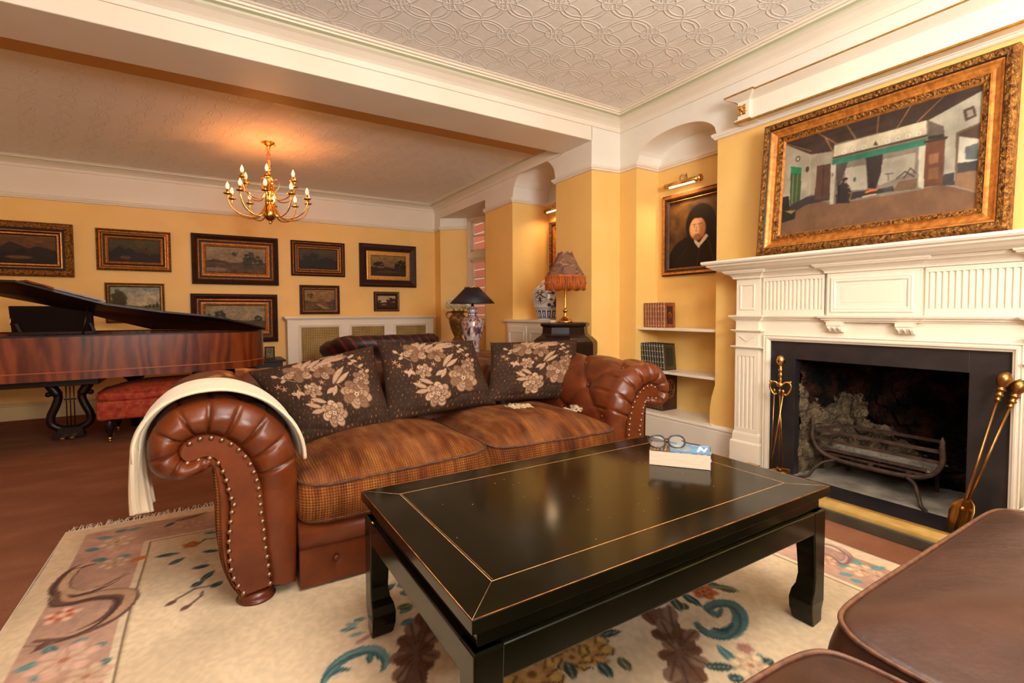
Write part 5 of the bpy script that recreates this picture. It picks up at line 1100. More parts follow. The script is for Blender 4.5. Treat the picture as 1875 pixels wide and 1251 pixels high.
# large hearth painting, leaning on the mantel shelf
kv=Cv(300,190,(0,1,0,1),(120,108,96)); 
for t in KITCHEN:
    if t[0]=='p':
        kv.poly(t[1],t[2])
    elif t[0]=='l': kv.line(t[1],t[2],t[3],1,.64)
    else:
        for (x,y) in t[1]: kv.ell(x,y,t[2][0],t[2][1],t[3])
kv.mottle(.16,14,9,6,4); kv.mottle(.05,90,20,8,2)
wn_=kv.noise(5,40,12,2); up=np.clip((kv.Y-.62)*3,0,1)*(kv.C.mean(-1)<100); kv.C*=(1-.25*up*wn_)[...,None]
def soften(cv,n=1):
    for _ in range(n):
        C=cv.C; P=np.pad(C,((1,1),(1,1),(0,0)),'edge'); cv.C=(P[:-2,1:-1]+P[2:,1:-1]+P[1:-1,:-2]+P[1:-1,2:]+2*C)/6
soften(kv,1); kv.C*=np.array([.93,.90,.84])
bt_,tp_=Vector((2.985,0,1.389)),Vector((3.06,0,2.207)); uz=(tp_-bt_); H_=uz.length; uz.normalize(); nn=Vector((-uz.z,0,uz.x))
picture('large_oil_painting','large oil painting of an old kitchen hearth in an ornate gold frame on the mantel','painting' and tuple((bt_.x+nn.x*-.0,1.826,bt_.z)),(0,-1,0),tuple(uz),tuple(nn),1.826-.678,H_,
  [(0,.045,0),(.018,.062,0),(.040,.055,0),(.046,.046,3),(.052,.044,1),(.062,.034,1),(.078,.026,1),(.088,.028,1),(.094,.034,1),(.099,.030,0),(.118,.024,0),(.122,.018,1),(.126,.012,1)],[GR,G,FW,FL],kv)
m=None
# portrait in the alcove: a plain generic dark portrait
pv=Cv(110,150,(0,.75,0,1),(92,60,26)); n=pv.noise(5,6,2,4)[...,None]; pv.C=pv.C*(.35+1.1*n)
pv.ell(.50,.60,.23,.30,(24,12,7)); pv.ell(.40,.10,.42,.36,(18,11,8)); pv.ell(.66,.16,.30,.34,(22,13,9))
pv.ell(.45,.55,.125,.165,(206,146,100),0,1,.12); pv.ell(.42,.57,.075,.12,(224,172,126),0,.75,.5); pv.ell(.45,.42,.07,.05,(136,84,50),0,.8,.4); pv.ell(.53,.53,.05,.12,(150,92,56),0,.6,.5)
for ex in (.405,.485): pv.ell(ex,.585,.020,.009,(232,214,190)); pv.ell(ex,.585,.009,.009,(40,26,18)); pv.line([(ex-.028,.612),(ex+.024,.616)],.009,(84,50,28))
pv.line([(.44,.58),(.428,.515),(.45,.508)],.010,(164,104,68)); pv.line([(.415,.468),(.475,.466)],.010,(146,74,54)); pv.ell(.46,.745,.11,.045,(28,15,9),-.1)
pv.poly([(.40,.36),(.47,.26),(.62,.42),(.58,.46),(.48,.34),(.40,.40)],(206,186,156)); pv.line([(.50,.3),(.44,.02)],.012,(64,44,24)); pv.line([(.62,.36),(.70,.05)],.018,(74,52,26),.7); pv.line([(.30,.3),(.12,.1)],.014,(54,36,20),.7)
soften(pv,1)
picture('alcove_portrait','dark portrait of a person in a black coat, hanging in the right alcove',(3.418,2.972,1.355),(0,-1,0),(0,0,1),(-1,0,0),.60,.69,
  [(0,.03,0),(.012,.04,0),(.03,.034,1),(.042,.03,0),(.055,.02,0),(.062,.022,1),(.067,.012,2)],[FW,M['gold'],FL],pv)
ov=Cv(40,70,(0,.6,0,1),(60,40,22)); ov.mottle(.5,4,5,3)
picture('alcove_picture','narrow glimpse of a gold framed picture in the far alcove behind the pier',(3.291,4.47,1.50),(0,-1,0),(0,0,1),(-1,0,0),.62,.56,
  [(0,.03,0),(.02,.05,0),(.05,.04,0),(.06,.03,1),(.08,.03,2),(.10,.012,2)],[GR,FW,G],ov)
# picture lights
def pic_light(name,label,x,yc,zc,half,wall,tilt=0):
    t=thing(name,label,'picture light',(wall,yc,zc-.05))
    m=MB(); m.tube([(x,yc+half,zc),(x,yc-half,zc)],.021,20); m.lathe([(.028,-.008),(.028,.008)],(x,yc-half,zc),20,ax=(0,1,0)); m.build('lamp_tube',M['brass'],t)
    m=MB(); m.tube([(x-.004,yc+half*.72,zc-.0155),(x-.004,yc-half*.72,zc-.0155)],.011,12); m.build('light_strip',emis('lit_strip_bulb',(255,226,180),5.5),t)
    m=MB()
    for s in (-1,1): m.tube(catmull([(x,yc+.02*s,zc+.015),(x+.012,yc+.03*s,zc+.055),((x+wall)/2,yc+.012*s,zc+.075),(wall-.008,yc+.03*s*0,zc+.02)],6),.0035,8)
    m.lathe([(.022,0),(.022,.006),(.012,.010)],(wall,yc,zc+.02),16,ax=(-1,0,0)); m.build('bracket_arm',M['agedbrass'],t)
    l=light('picture_lamp_glow','AREA',(x,yc,zc-.03),2.2,(255,214,160),.03,half*1.4,aim=(x+.06,yc,zc-1)); l.rotation_euler=(0,0,0); l.data.spread=2.6
pic_light('picture_light','brass tubular picture light above the alcove portrait',3.345,2.73,2.115,.175,3.42)
pic_light('picture_light','brass picture light partly hidden behind the pier in the far alcove',3.20,4.30,2.165,.17,3.293)
# ================================================================ CHANDELIER
ch=thing('brass_chandelier','two tier brass candle bulb chandelier hanging in the back room','chandelier',(.49,4.98,ZF))
cx,cy=.49,4.98
m=MB(); m.lathe([(.055,2.600),(.052,2.592),(.03,2.580),(.018,2.565),(.012,2.55)],(cx,cy,0),24)
for k in range(4):
    a=k*PI/2+.4; m.tube([(cx+.02*math.cos(a),cy+.02*math.sin(a),2.582),(cx+.06*math.cos(a),cy+.06*math.sin(a),2.59),(cx+.066*math.cos(a),cy+.066*math.sin(a),2.578)],.006,6)
m.build('ceiling_rose',M['brass'],ch)
m=MB()
for k in range(9):
    z=2.55-k*.0225; a=(k%2)*PI/2; P=[(cx+.011*math.cos(t)*math.cos(a),cy+.011*math.cos(t)*math.sin(a),z-.012+.019*math.sin(t)) for t in np.linspace(0,2*PI,12,endpoint=False)]
    m.tube(P,.0032,6,closed=True)
m.tube([(cx+.012*math.cos(t*9),cy+.012*math.sin(t*9),2.56-.22*t) for t in np.linspace(0,1,24)],.004,6); m.build('chain',M['brass'],ch)
m=MB(); m.lathe([(.004,2.36),(.018,2.352),(.022,2.345),(.008,2.335),(.014,2.32),(.020,2.31),(.010,2.295),(.012,2.27),(.028,2.255),(.030,2.245),(.012,2.225),(.016,2.19),(.034,2.17),(.036,2.155),(.016,2.135),(.014,2.10),(.03,2.085),(.032,2.075),(.016,2.06),(.024,2.035),(.05,2.00),(.060,1.965),(.054,1.93),(.034,1.905),(.014,1.895),(.010,1.885),(.014,1.878),(.008,1.868),(0,1.862)],(cx,cy,0),32)
m.build('turned_stem',M['brass'],ch)
bulbm=emis('lit_candle_bulb',(255,150,92),4.5)
flm=emis('bulb_filament',(255,244,214),40)
def ch_arm(a,R0,zc,drop,r0=.02,s=1):
    ca,sa=math.cos(a),math.sin(a)
    P=[(cx+r*ca,cy+r*sa,z) for r,z in catmull([(r0,zc-.02),(R0*.30,zc-drop*.95),(R0*.62,zc-drop),(R0*.88,zc-drop*.72),(R0,zc-drop*.25),(R0,zc)],7)]
    m=MB(); m.tube(P,.0055,8); arm_=m.build('arm',M['brass'],ch)
    X,Y=cx+R0*ca,cy+R0*sa
    m=MB(); m.lathe([(.006,zc-.004),(.03,zc+.002),(.036,zc+.010),(.033,zc+.011),(.008,zc+.006),(.011,zc+.016),(.012,zc+.045),(.006,zc+.047)],(X,Y,0),16); m.build('candle_cup',M['brass'],arm_)
    m=MB(); m.lathe([(.007,zc+.045),(.012,zc+.056),(.0145,zc+.068),(.0125,zc+.084),(.006,zc+.100),(.001,zc+.110)],(X,Y,0),12); bo=m.build('bulb',bulbm,arm_)
for k in range(10): ch_arm(k*2*PI/10+.12,.335,2.085,.165)
for k in range(6): ch_arm(k*2*PI/6+.35,.235,2.235,.15)
m=MB()
for k in range(5):
    a=k*2*PI/5+1.0; m.tube(catmull([(cx+.015*math.cos(a),cy+.015*math.sin(a),2.24),(cx+.06*math.cos(a),cy+.06*math.sin(a),2.27),(cx+.085*math.cos(a),cy+.085*math.sin(a),2.22),(cx+.05*math.cos(a),cy+.05*math.sin(a),2.16),(cx+.02*math.cos(a),cy+.02*math.sin(a),2.14)],6),.004,6)
m.build('scroll_ornament',M['brass'],ch)
# ================================================================ GRAND PIANO
rw,nt,b=nodes('rosewood_veneer')
n1=nz(nt,3.2,6,.6,stretch=(3.2,3.2,.55)); w_=nt.nodes.new('ShaderNodeTexWave'); w_.wave_type='BANDS'; w_.bands_direction='X'; w_.inputs['Scale'].default_value=2.5; w_.inputs['Distortion'].default_value=18; w_.inputs['Detail'].default_value=4; w_.inputs['Detail Scale'].default_value=.8
tc=nt.nodes.new('ShaderNodeTexCoord'); mp=nt.nodes.new('ShaderNodeMapping'); mp.inputs['Scale'].default_value=(1.4,1.4,.35); nt.links.new(tc.outputs['Object'],mp.inputs[0]); nt.links.new(mp.outputs[0],w_.inputs['Vector'])
c=ramp(nt,w_.outputs['Fac'],[(.1,(70,24,10)),(.5,(120,50,20)),(.9,(146,72,30))]); c=mix(nt,.6,c,ramp(nt,n1,[(.32,(48,16,8)),(.66,(136,60,26))])); nt.links.new(c,b.inputs['Base Color'])
b.inputs['Roughness'].default_value=.3; b.inputs['Specular IOR Level'].default_value=.4; M['rosewood']=rw
pn=thing('grand_piano','rosewood grand piano with its dark lid propped open','piano',(-.8,5.5,0))
outer=catmull([(-2.6,4.92),(-1.9,4.94),(-1.31,4.96),(-.80,4.97),(-.35,5.02),(.02,5.09),(.24,5.17),(.36,5.27),(.43,5.40),(.455,5.55)],8)
spine=[(.44,5.62),(-.51,6.22),(-2.6,6.30)]
outl=[tuple(q) for q in outer]+spine
ZB,ZT=.585,.878
m=MB(); n=len(outl)
inner=[]
P=np.array(outl); cP=P.mean(0)
d=np.gradient(P[:len(outer)],axis=0); nn2=np.stack([-d[:,1],d[:,0]],1); nn2/=np.linalg.norm(nn2,axis=1)[:,None]
inn=P[:len(outer)]+nn2*.035
inner=[tuple(q) for q in inn]+[(.40,5.60),(-.52,6.17),(-2.6,6.25)]
m.rings([[(x,y,z) for x,y in pl] for pl,z in ((outl,ZB),(outl,ZT),(inner,ZT),(inner,ZT-.10))],True,False,False,0,False)
m.add([(x,y,ZT-.10) for x,y in inner],[tuple(range(n))],0); m.add([(x,y,ZB+.002) for x,y in outl],[tuple(range(n))],0)
m.build('case',rw,pn,smooth=False)
m=MB(); m.rings([[(x*1.004+.004,y-.012,z) for x,y in outl] for z in (ZB-.04,ZB+.022)],True,True,True,0,False); m.build('lower_moulding',rw,pn)
m=MB(); m.rings([[(x,y-.015,z) for x,y in outer] for z in (ZB+.020,ZB+.027)],False,False,False,0,False)
m.tube([(x,y-.014,ZB+.024) for x,y in outer],.004,6); m.build('string_inlay',mat('pale_string_inlay',(176,96,54),None,rough=.3),pn)
m=MB(); m.rings([[(x,y,z) for x,y in pl] for pl,z in (([(a,b_-.004) for a,b_ in outl],ZT),([(a,b_-.004) for a,b_ in outl],ZT+.012),(inner,ZT+.012))],True,False,False,0,False); m.build('rim_edge',M['darkwood'],pn)
m=MB(); m.box((-2.6,5.25,ZB-.115),(-.80,6.0,ZB-.03)); m.build('keybed',M['darkwood'],pn,bevel=.005)
lid=[(.46,5.398,.892),(.242,5.268,.959),(.12,5.225,.995),(-.018,5.197,1.023),(-.346,5.198,1.060),(-.724,5.15,1.125),(-1.026,5.09,1.225),(-1.215,5.002,1.289),(-1.31,5.057,1.293),(-2.3,4.95,1.50),(-2.5,5.15,1.50),(-1.601,5.473,1.248),(-1.445,5.565,1.198),(-1.203,5.649,1.134),(-.93,5.821,1.043),(-.51,6.199,.892),(-.1,5.95,.892)]
m=MB(); k=len(lid); top_=[(x,y,z+.016) for x,y,z in lid]
m.add(lid+top_,[tuple(range(k-1,-1,-1)),tuple(range(k,2*k))]+[(i,(i+1)%k,(i+1)%k+k,i+k) for i in range(k)],0); m.build('lid',M['darkwood'],pn)
m=MB(); fl=[(-.724,5.17,1.150),(-1.026,5.11,1.247),(-1.16,5.03,1.296),(-1.24,5.10,1.29),(-1.0,5.35,1.19)]; m.add([(x,y,z) for x,y,z in fl]+[(x,y,z+.014) for x,y,z in fl],[(4,3,2,1,0),(5,6,7,8,9)]+[(i,(i+1)%5,(i+1)%5+5,i+5) for i in range(5)],0); m.build('lid_flap',M['rosewood'],pn)
m=MB(); m.obox((-1.16,5.72,1.0),(1,0,0),(0,1,.25),(0,-.25,1),.27,.010,.125); m.box((-1.42,5.6,.875),(-.87,5.63,.905)); m.obox((-.885,5.63,.93),(1,0,0),(0,1,0),(.35,0,-1),.012,.012,.05); m.obox((-1.36,5.63,.93),(1,0,0),(0,1,0),(.35,0,-1),.012,.012,.05); m.build('music_desk',M['darkwood'],pn,bevel=.004)
m=MB(); m.tube([(-1.395,5.60,1.02),(-1.40,5.60,1.00),(-1.402,5.60,.98),(-1.40,5.60,.965)],.004,6); m.build('desk_fitting',M['brass'],pn)
m=MB(); m.tube([(-.9,5.30,.87),(-.86,5.33,1.12)],.008,8); m.build('lid_prop',M['darkwood'],pn)
# lyre
ly=MB(); Y0=5.45
for s in (-1,1):
    X=lambda v: -1.02+s*v
    pts=catmull([(X(.105),.54),(X(.125),.47),(X(.10),.42),(X(.075),.36),(X(.095),.28),(X(.125),.20),(X(.12),.13),(X(.06),.09),(X(.0),.085)],6)
    ly.tube([(x,Y0,z) for x,z in pts],[.036 if z>.38 else .030 for x,z in pts],10)
    ly.lathe([(.018,-.022),(.022,0),(.018,.022)],(X(.135),Y0,.385),12,ax=(0,1,0))
ly.box((-1.15,Y0-.05,.53),(-.89,Y0+.05,.56)); ly.box((-1.10,Y0-.045,.055),(-.94,Y0+.045,.10)); ly.box((-1.13,Y0-.06,.02),(-.93,Y0+.04,.055))
for s in (-.025,0.0,.025):
    ly.tube([(-1.02+s,Y0,.09),(-1.02+s,Y0,.53)],.0045,6)
ly.box((-1.06,Y0-.005,.33),(-.98,Y0+.005,.342)); ly.build('pedal_lyre',M['darkwood'],pn,bevel=.0)
for s in (-.03,.03): m=MB(); m.obox((-1.02+s,Y0-.10,.035),(1,0,0),(0,1,0),(0,0,1),.012,.05,.006); m.build('pedal',M['brass'],pn)
def pleg(x,y): 
    m=MB(); m.lathe([(.03,0),(.035,.05),(.05,.08),(.028,.10),(.04,.14),(.06,.22),(.055,.34),(.035,.40),(.05,.43),(.078,.455),(.085,.48),(.05,.50),(.045,.515),(.075,.53),(.08,.585)],(x,y,0),8); m.build('leg',M['darkwood'],pn,smooth=False)
pleg(-.62,5.75); pleg(-2.4,5.3); pleg(.2,5.55)
# ================================================================ RED FOOTSTOOL
ra,nt,b=nodes('red_paisley_upholstery'); v=nt.nodes.new('ShaderNodeTexVoronoi'); v.inputs['Scale'].default_value=16; v.feature='F1'
c=ramp(nt,nz(nt,22,5),[(.38,(138,34,12)),(.52,(186,62,24)),(.62,(176,92,36)),(.7,(72,40,26))]); c=mix(nt,.35,c,ramp(nt,v.outputs['Distance'],[(.1,(186,70,40)),(.5,(110,20,12))])); nt.links.new(c,b.inputs['Base Color']); b.inputs['Roughness'].default_value=.8
fs=thing('red_footstool','long red paisley footstool with turned legs beside the piano','footstool',(-.25,5.3,0))
o=seat_cushion(fs,'seat_pad',-.79,.30,5.05,5.62,.345,.405,.085,ra,ra,None,8,r0=.05,bulge=.012,wave=.002,wr=.004)
m=MB(); m.rings([[(x,y,z) for x,y in ((-.785-e,5.045-e),(.295+e,5.045-e),(.295+e,5.62+e),(-.785-e,5.62+e))] for e,z in ((-.01,.19),(.006,.205),(.008,.30),(.004,.345))],True,True,True,0,False); m.build('seat_box',ra,fs,bevel=.02,seg=3)
for x,y in ((-.72,5.11),(.23,5.11),(-.72,5.55),(.23,5.55)):
    m=MB(); m.lathe([(.024,.19),(.03,.175),(.034,.14),(.028,.10),(.014,.065),(.018,.055),(.012,.045)][::-1],(x,y,0),16); lg=m.build('leg',M['darkwood'],fs)
    m=MB(); m.lathe([(.012,.02),(.016,.03),(.012,.047)],(x,y,0),12); m.lathe([(.012,-.008),(.012,.008)],(x,y+.0,.013),14,ax=(1,0,0)); m.build('castor',M['brass'],lg)
# ================================================================ RADIATOR COVER
rc=thing('radiator_cover','white panelled radiator cover with three brass lattice grilles','radiator cover',(1.77,6.6,0))
m=MB(); RX0,RX1,RY,RZ=.80,2.70,6.50,.965
def bxr(x0,x1,z0,z1,y0=RY,y1=RY+.02): m.box((x0,y0,z0),(x1,y1,z1))
gr=[(.955,1.405),(1.565,1.995),(2.155,2.585)]
xs=[RX0]+[q for g_ in gr for q in g_]+[RX1]
for i in range(0,8,2): bxr(xs[i],xs[i+1],0,RZ)
for a,b_ in gr: bxr(a,b_,.875,RZ); bxr(a,b_,0,.12)
m.box((RX0,RY+.02,0),(RX0+.02,6.696,RZ)); m.box((RX1-.02,RY+.02,0),(RX1,6.696,RZ))
for a,b_ in gr:
    m.rings([[(a-o_,RY-d_,.12-o_),(b_+o_,RY-d_,.12-o_),(b_+o_,RY-d_,.875+o_),(a-o_,RY-d_,.875+o_)] for o_,d_ in ((.035,0),(.033,.010),(.022,.012),(.012,.006),(0,.004),(0,-.01))],True,False,False,0,False)
m.build('cover_body',M['white'],rc,bevel=.002)
m=MB(); m.sweep([(RX0,6.696),(RX0,RY),(RX1,RY),(RX1,6.696)],[(-.03,RZ),(.006,RZ),(.01,RZ+.008),(.02,RZ+.012),(.022,RZ+.022),(.034,RZ+.026),(.034,RZ+.042),(-.03,RZ+.042)],side=1); m.box((RX0,RY,RZ),(RX1,6.696,RZ+.041)); m.build('cover_top',M['gloss'],rc)
lat=mat('brass_lattice',(196,156,80),(160,120,56),30,.4,.6)
dk_=mat('gold_grille_backing',(222,176,92),(196,150,70),8,.7)
for a,b_ in gr:
    m=MB()
    for k in range(int((b_-a)/.021)+1): x=a+k*.021; m.box((x-.0022,RY+.006,.12),(x+.0022,RY+.008,.875))
    for k in range(37): z=.12+k*.021; m.box((a,RY+.004,z-.0022),(b_,RY+.006,z+.0022))
    m.build('lattice_grille',mat('dark_bronze_lattice',(52,48,44),None,rough=.5,metal=.4),rc)
    m=MB(); m.box((a,RY+.010,.12),(b_,RY+.013,.875)); m.build('grille_backing',dk_,rc)
# ================================================================ SIDE TABLE + SMALL FRAME
st=thing('dark_side_table','dark wooden side table behind the tail of the piano','table',(.3,6.3,0))
m=MB(); m.box((-.20,6.02,.505),(.72,6.5,.53)); m.build('table_top',M['darkwood'],st,bevel=.006); m=MB(); m.box((-.17,6.05,.36),(.69,6.47,.505)); m.build('frieze',M['darkwood'],st)
for x in (-.15,.66):
    for y in (6.07,6.44): m=MB(); m.box((x-.02,y-.02,0),(x+.02,y+.02,.36)); m.build('leg',M['darkwood'],st)
sv=Cv(30,40,(0,.8,0,1),(110,96,66)); sv.mottle(.3,4,5,2)
picture('standing_photo_frame','small bronze framed picture standing on the dark table behind the piano',(.52,6.22,.532),ZX,ZZ,ZN_,.105,.14,[(0,.012,0),(.006,.014,0),(.014,.010,0)],[mat('bronze_photo_frame',(84,62,34),(60,44,24),20,.4,.5)],sv)
# ================================================================ STRIPED ARMCHAIR BACK
ve,nt,b=nodes('burgundy_striped_velvet'); w_=nt.nodes.new('ShaderNodeTexWave'); w_.inputs['Scale'].default_value=4.2; w_.inputs['Distortion'].default_value=3; w_.inputs['Detail'].default_value=2; tc=nt.nodes.new('ShaderNodeTexCoord'); mp=nt.nodes.new('ShaderNodeMapping'); mp.inputs['Rotation'].default_value=(0,.6,0); nt.links.new(tc.outputs['Object'],mp.inputs[0]); nt.links.new(mp.outputs[0],w_.inputs['Vector'])
nt.links.new(ramp(nt,w_.outputs['Fac'],[(.5,(34,10,8)),(.82,(50,14,10)),(.95,(92,32,22))]),b.inputs['Base Color']); b.inputs['Roughness'].default_value=.5
ac=thing('striped_armchair','burgundy velvet tub armchair with rolled back, behind the leather sofa','armchair',(1.52,4.9,0))
U=catmull([(1.02,5.35),(1.03,4.95),(1.08,4.72),(1.22,4.62),(1.5,4.59),(1.8,4.62),(1.95,4.72),(2.0,4.95),(2.01,5.35)],8); du=np.gradient(U,axis=0); nu=np.stack([du[:,1],-du[:,0]],1); nu/=np.linalg.norm(nu,axis=1)[:,None]
prf=[(0,.12),(.0,.6),(.01,.68),(.04,.70),(.065,.74),(.06,.79),(.02,.825),(-.04,.83),(-.08,.80),(-.09,.74),(-.07,.60),(-.07,.12)]
m=MB(); N_=len(U); rs=[]
for k in range(N_):
    ph=k/(N_-1); hz=-.06*max(0,abs(ph-.5)*2-.55)/.45*1.5; rs.append([(U[k][0]+nu[k][0]*d_,U[k][1]+nu[k][1]*d_,z+(hz if z>.5 else 0)+.010*abs(math.sin(ph*PI*9))*(z>.7)) for d_,z in prf])
m.rings(rs,True,True,True,0,True); m.build('rolled_back',ve,ac)
seat_cushion(ac,'seat_cushion',1.11,1.93,4.72,5.40,.25,.40,.05,ve,ve,None,2,wave=.002)
m=MB(); m.box((1.08,4.7,.1),(1.96,5.36,.26)); m.build('base',ve,ac,bevel=.01)
for x in (1.12,1.9):
    for y in (4.76,5.3): m=MB(); m.lathe([(.02,0),(.03,.1)],(x,y,0),12); m.build('leg',M['darkwood'],ac)
# ================================================================ CERAMICS AND LAMPS
def lathe_paint(c,prof,x,y,name,mt,parent=None,smooth=True):
    pr=np.array(prof,float); d_=np.r_[0,np.cumsum(np.linalg.norm(np.diff(pr,axis=0),axis=1))]; d_/=d_[-1]
    def pos(U_,V_):
        r=np.interp(V_,d_,pr[:,0]); z=np.interp(V_,d_,pr[:,1]); a=U_*2*PI+PI
        return np.stack([x+r*np.cos(a),y+r*np.sin(a),z],-1)
    return c.mesh(pos,name,mt,parent,smooth)
M['glaze']=paintmat('glazed_painted_porcelain',.12,coat=.4)
# blue and white jar with a character in a ring
JX,JY=3.02,4.16; vx=math.atan2(-JY,-JX)   # towards the camera
ju=((vx-PI)/(2*PI))%1
jc=Cv(260,150,(0,2.2,0,1),(214,212,206)); NB=(28,40,86)
def ju_(o): return ((ju+o)%1)*2.2
cxj=ju_(-.085); jc.ell(cxj,.56,.155,.175,NB); jc.ell(cxj,.56,.148,.168,(208,208,204))
for P,w in (([(-.10,.66),(.09,.67)],.018),([(-.05,.70),(-.05,.63)],.020),([(.04,.71),(.035,.63)],.020),([(0,.63),(-.06,.58),(-.12,.545)],.020),([(0,.63),(.06,.57),(.12,.545)],.026),([(-.06,.53),(.06,.53)],.018),([(0,.57),(0,.42)],.022),([(0,.51),(-.05,.45)],.018),([(0,.51),(.05,.45)],.020)):
    jc.line([(cxj+a,b_) for a,b_ in P],w,(20,26,50))
r=random.Random(8)
for k in range(34):
    u=(ju_(-.005)+r.uniform(0,.45 if k<20 else 1.6))%2.2; z=r.uniform(.32,.66); jc.ell(u,z,r.uniform(.02,.07),r.uniform(.02,.06),NB if k%3 else (70,90,140),r.uniform(0,3),.9,.3)
jc.line([(0,.29),(2.2,.29)],.012,NB); jc.line([(0,.25),(2.2,.25)],.008,NB); jc.line([(0,.04),(2.2,.04)],.02,NB)
for k in range(16): u=.07+k*.1375; jc.poly([(u-.05,.06),(u+.05,.06),(u+.05,.23),(u-.05,.23)],NB); jc.ell(u,.14,.026,.065,(206,206,202)); jc.ell(u,.14,.010,.03,NB)
for k in range(12): u=.09+k*.183; jc.leaf((u,.80),(u+.05,.92),.05,NB,.8)
jr=thing('ginger_jar','blue and white porcelain ginger jar with a character, behind the fringed lamp','jar',(JX,JY,.972))
lathe_paint(jc,[(.115,.972),(.118,.985),(.125,1.02),(.150,1.10),(.168,1.18),(.170,1.24),(.155,1.29),(.12,1.325),(.085,1.335),(.075,1.345)],JX,JY,'jar_body',M['glaze'],jr)
m=MB(); m.lathe([(.078,1.335),(.088,1.345),(.080,1.365),(.045,1.385),(.012,1.392),(.010,1.40),(.018,1.41),(.012,1.425),(0,1.43)],(JX,JY,0),24); m.build('lid',M['plate'],jr)
# alcove cabinet
cb=thing('alcove_cabinet','low white panelled cabinet in the far alcove under the blue jar','cabinet',(3.0,4.2,0))
m=MB(); m.box((2.79,3.80,0),(3.29,4.62,.945)); m.build('body',M['white'],cb)
m=MB(); m.box((2.765,3.775,.945),(3.292,4.66,.972)); m.build('cabinet_top',M['gloss'],cb,bevel=.006)
for y0,y1 in ((3.84,4.18),(4.22,4.58)):
    m=MB(); m.box((2.775,y0,.08),(2.79,y1,.90)); raised(m,2.776,y0+.055,y1-.055,.15,.83,.02,.008); m.build('door',M['gloss'],cb,bevel=.001)
# pedestal
pd=thing('ebonised_pedestal','black stepped octagonal pedestal beside the pier, behind the sofa','pedestal',(2.51,3.22,0))
m=MB(); oct_=lambda prof:m.lathe(prof,(2.51,3.22,0),8,0,False,rot=PI/8+.0,squash=(1,.8))
oct_([(.26,0),(.27,.06),(.22,.10),(.20,.60),(.24,.66),(.285,.68),(.295,.70),(.295,.79),(.285,.81),(.25,.84),(.215,.86),(.205,.875),(.20,.925),(.215,.935),(.222,.948),(.215,.958),(.19,.963)]); m.build('pedestal_body',M['darkwood'],pd)
# fringed table lamp
fl_=thing('fringed_table_lamp','brass candlestick lamp with fringed scalloped fabric shade on the pedestal','lamp',(2.51,3.22,.963))
LX,LY=2.51,3.22
m=MB(); m.lathe([(.066,.963),(.068,.970),(.058,.978),(.05,.990),(.03,1.00),(.022,1.012),(.014,1.035),(.013,1.05),(.024,1.058),(.024,1.066),(.012,1.074),(.0105,1.10),(.0105,1.24),(.014,1.25),(.008,1.26),(.008,1.33)],(LX,LY,0),28); m.build('lamp_base',M['brass'],fl_)
shc=Cv(150,60,(0,1,0,.5),(118,78,56)); r=random.Random(2)
for k in range(90):
    x,y=r.random(),r.uniform(0,.5); P=[(x,y)]; a=r.uniform(0,6.28)
    for i in range(4): a+=r.uniform(-1,1); x+=.022*math.cos(a); y+=.022*math.sin(a); P.append((x,y))
    shc.line(P,.012,(60,34,30) if k%3 else (170,122,90),.9)
def shade_mat(name,em,st):
    m_,nt,b=nodes(name); a=nt.nodes.new('ShaderNodeVertexColor'); a.layer_name='paint'; nt.links.new(a.outputs[0],b.inputs['Base Color']); nt.links.new(a.outputs[0],b.inputs['Emission Color']); b.inputs['Emission Strength'].default_value=st; b.inputs['Roughness'].default_value=.9; return m_
SHM=shade_mat('lit_patterned_lamp_shade',None,.04)
def shade(U_,V_):
    a=U_*2*PI; rib=.5-.5*np.cos(a*8); R_=np.interp(V_,[0,.5,1],[.162,.105,.062])*(1-.05*rib*(1-.0*V_)); z=np.interp(V_,[0,1],[1.345,1.530])+.016*rib*np.clip((V_-.8)*5,0,1)
    return np.stack([LX+R_*np.cos(a),LY+R_*np.sin(a),z],-1)
shc.mesh(shade,'lamp_shade',SHM,fl_,True)
frm,nt,b=nodes('amber_bead_fringe'); b.inputs['Base Color'].default_value=lin((176,84,26)); nt.links.new(ramp(nt,nz(nt,90,3,stretch=(1,1,.15)),[(.35,(96,40,10)),(.65,(184,92,30))]),b.inputs['Base Color']); b.inputs['Emission Color'].default_value=lin((226,104,30)); b.inputs['Emission Strength'].default_value=.12; b.inputs['Roughness'].default_value=.6
m=MB(); m.lathe([(.164,1.348),(.168,1.345),(.168,1.330),(.163,1.328)],(LX,LY,0),48)
for k in range(84):
    a=k*2*PI/84; R_=.163; L=.092+.012*abs(math.sin(k*.45)); m.tube([(LX+R_*math.cos(a),LY+R_*math.sin(a),1.332),(LX+R_*1.0*math.cos(a),LY+R_*math.sin(a),1.332-L)],.0058,4)
for k in range(22):
    a=k*2*PI/22; m.ball((LX+.168*math.cos(a),LY+.168*math.sin(a),1.288),.011,8,sq=(1,1,.8))
m.build('fringe',frm,fl_)
light('fringed_lamp_glow','POINT',(LX,LY,1.36),1.1,(255,160,80),.03)
